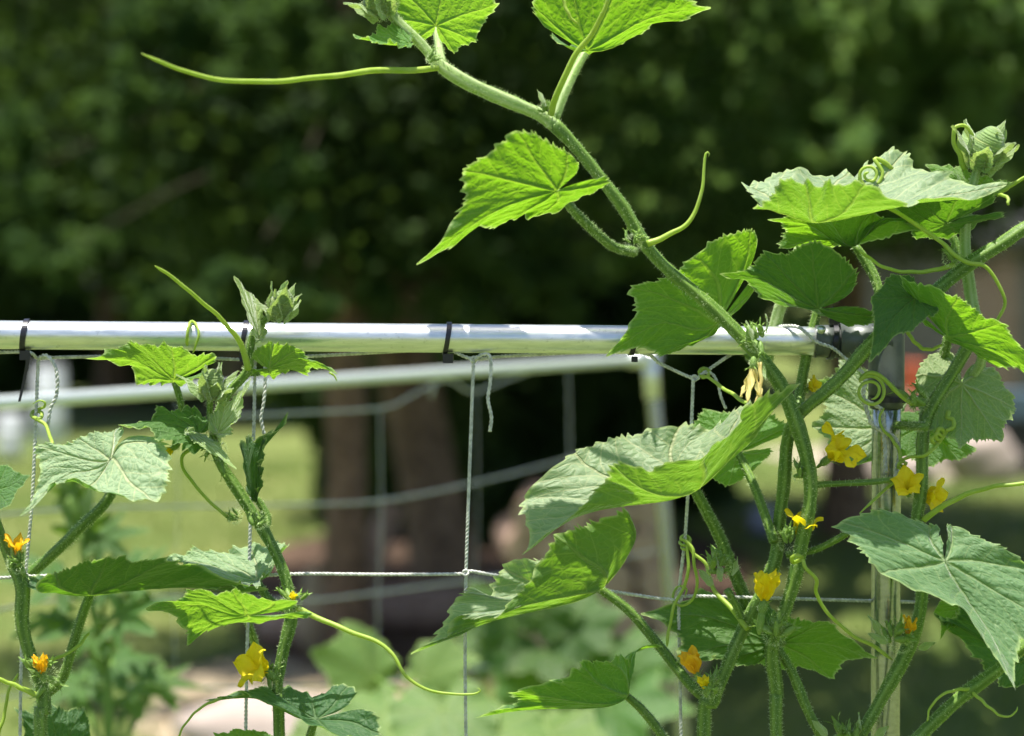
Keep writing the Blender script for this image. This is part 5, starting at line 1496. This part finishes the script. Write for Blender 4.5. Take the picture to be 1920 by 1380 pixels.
def far_plant(name, label, cat, stempts, leaves, mat, lobes=0.0):
    """stempts (px, py, distance, radius); leaves (px, py, distance, size in metres, tip dir, face dir) in picture terms"""
    p0 = atd(*stempts[0][:3])
    o = empty(name, (p0[0], p0[1], 0), label, cat, "plants growing on and before the far trellis")
    pts = [[p0[0], p0[1], 0.0, stempts[0][3] * 1.2]] + [[*atd(x, y, d), r] for x, y, d, r in stempts]
    c = spline(pts, .03)
    v, f, uv, _ = tube_arrays(c[:, :3], c[:, 3], 10, .1, 5)
    mesh_obj("stem", v, f, M_CALYX, o, uv=uv)
    for i, (x, y, d, s, t, nn) in enumerate(leaves):
        P = atd(x, y, d)
        k = np.argmin(np.linalg.norm(c[:, :3] - (P - np.array([0, 0, .05])), axis=1))
        lf = leaf3d(o, P, W(*t), W(*nn), s, mat, 500 + i + int(x), lobes=lobes)
        q = spline([[*c[k, :3], .004], [*((c[k, :3] + P) / 2 + [0, 0, -.01]), .0035], [*P, .003]], .03)
        v, f, uv, _ = tube_arrays(q[:, :3], q[:, 3], 7)
        mesh_obj("petiole", v, f, M_CALYX, lf, uv=uv)
    return o


far_plant("melon_vine", "blurred light green lobed plant behind the left edge vine", "vine",
          [(205, 1420, 2.75, .006), (196, 1250, 2.75, .006), (170, 1120, 2.75, .005), (150, 980, 2.75, .004), (120, 880, 2.75, .003)],
          [(110, 1090, 2.7, .075, (-.6, .2, .4), (.1, .8, .6)), (200, 1090, 2.7, .07, (.5, .5, .2), (-.3, .5, .8)), (150, 1000, 2.72, .06, (.2, .9, .2), (0, .3, .9)),
           (225, 1160, 2.7, .075, (.8, .5, .2), (-.3, .7, .6)), (160, 1190, 2.7, .07, (-.5, .2, .6), (.2, .8, .5)), (110, 1160, 2.7, .06, (-.8, -.1, .3), (.1, .9, .4)),
           (250, 1090, 2.75, .06, (.6, .8, 0), (-.4, .4, .8)), (210, 1240, 2.8, .08, (.9, -.1, .3), (0, .9, .4)), (240, 1300, 2.8, .085, (.7, .2, .4), (-.1, .9, .4)), (150, 1280, 2.8, .08, (-.6, -.2, .6), (0, .9, .4)),
           (130, 930, 2.75, .05, (.3, .8, .3), (0, .4, .9)), (190, 1010, 2.72, .06, (.8, .3, .2), (0, .6, .8)), (290, 1280, 2.85, .07, (.9, .1, .2), (0, .8, .5))], M_MELON, .45)
far_plant("squash_plant", "blurred pale lime broad-leaved plant at the bottom centre", "plant",
          [(860, 1600, 3.0, .009), (850, 1480, 3.0, .009), (830, 1380, 3.0, .007), (810, 1300, 3.05, .006)],
          [(830, 1330, 2.9, 0.115, (.1, -.55, .75), (0, .8, .6)), (720, 1340, 2.95, 0.102, (-.6, -.4, .6), (-.1, .8, .6)), (930, 1370, 2.9, 0.111, (.5, -.4, .7), (.1, .8, .6)), (700, 1270, 3.2, 0.111, (-.4, .35, .5), (.1, .5, .85)),
           (790, 1275, 3.2, 0.102, (.4, .3, .4), (-.1, .6, .8)), (640, 1400, 3.1, 0.102, (-.8, .1, .2), (0, .7, .7)), (1010, 1390, 3.1, 0.111, (.7, .2, .5), (-.1, .8, .6))], M_SQUASH)
far_plant("melon_vine", "blurred bright green vine on the far trellis below the middle leaf", "vine",
          [(1090, 1500, 3.7, .007), (1075, 1360, 3.7, .007), (1050, 1260, 3.7, .006), (985, 1200, 3.7, .005), (930, 1160, 3.7, .004)],
          [(960, 1170, 3.65, .10, (-.5, .6, .2), (.2, .4, .9)), (1010, 1150, 3.65, .10, (.3, .8, .1), (-.1, .4, .9)), (1070, 1180, 3.65, .10, (.8, .4, .2), (-.2, .5, .8)), (930, 1210, 3.65, .09, (-.9, -.1, .3), (0, .7, .7)),
           (1020, 1220, 3.65, .10, (.2, -.2, .8), (0, .9, .4)), (1100, 1260, 3.65, 0.111, (.6, .5, .3), (-.2, .5, .8)), (1000, 1290, 3.65, 0.111, (-.5, .5, .4), (.1, .5, .8)), (1140, 1330, 3.6, .14, (.7, .2, .4), (-.1, .7, .7)), (1060, 1340, 3.6, .14, (-.2, -.1, .8), (0, .85, .5)), (1180, 1250, 3.7, .10, (.8, .6, 0), (-.2, .5, .8))], M_MELON, .12)
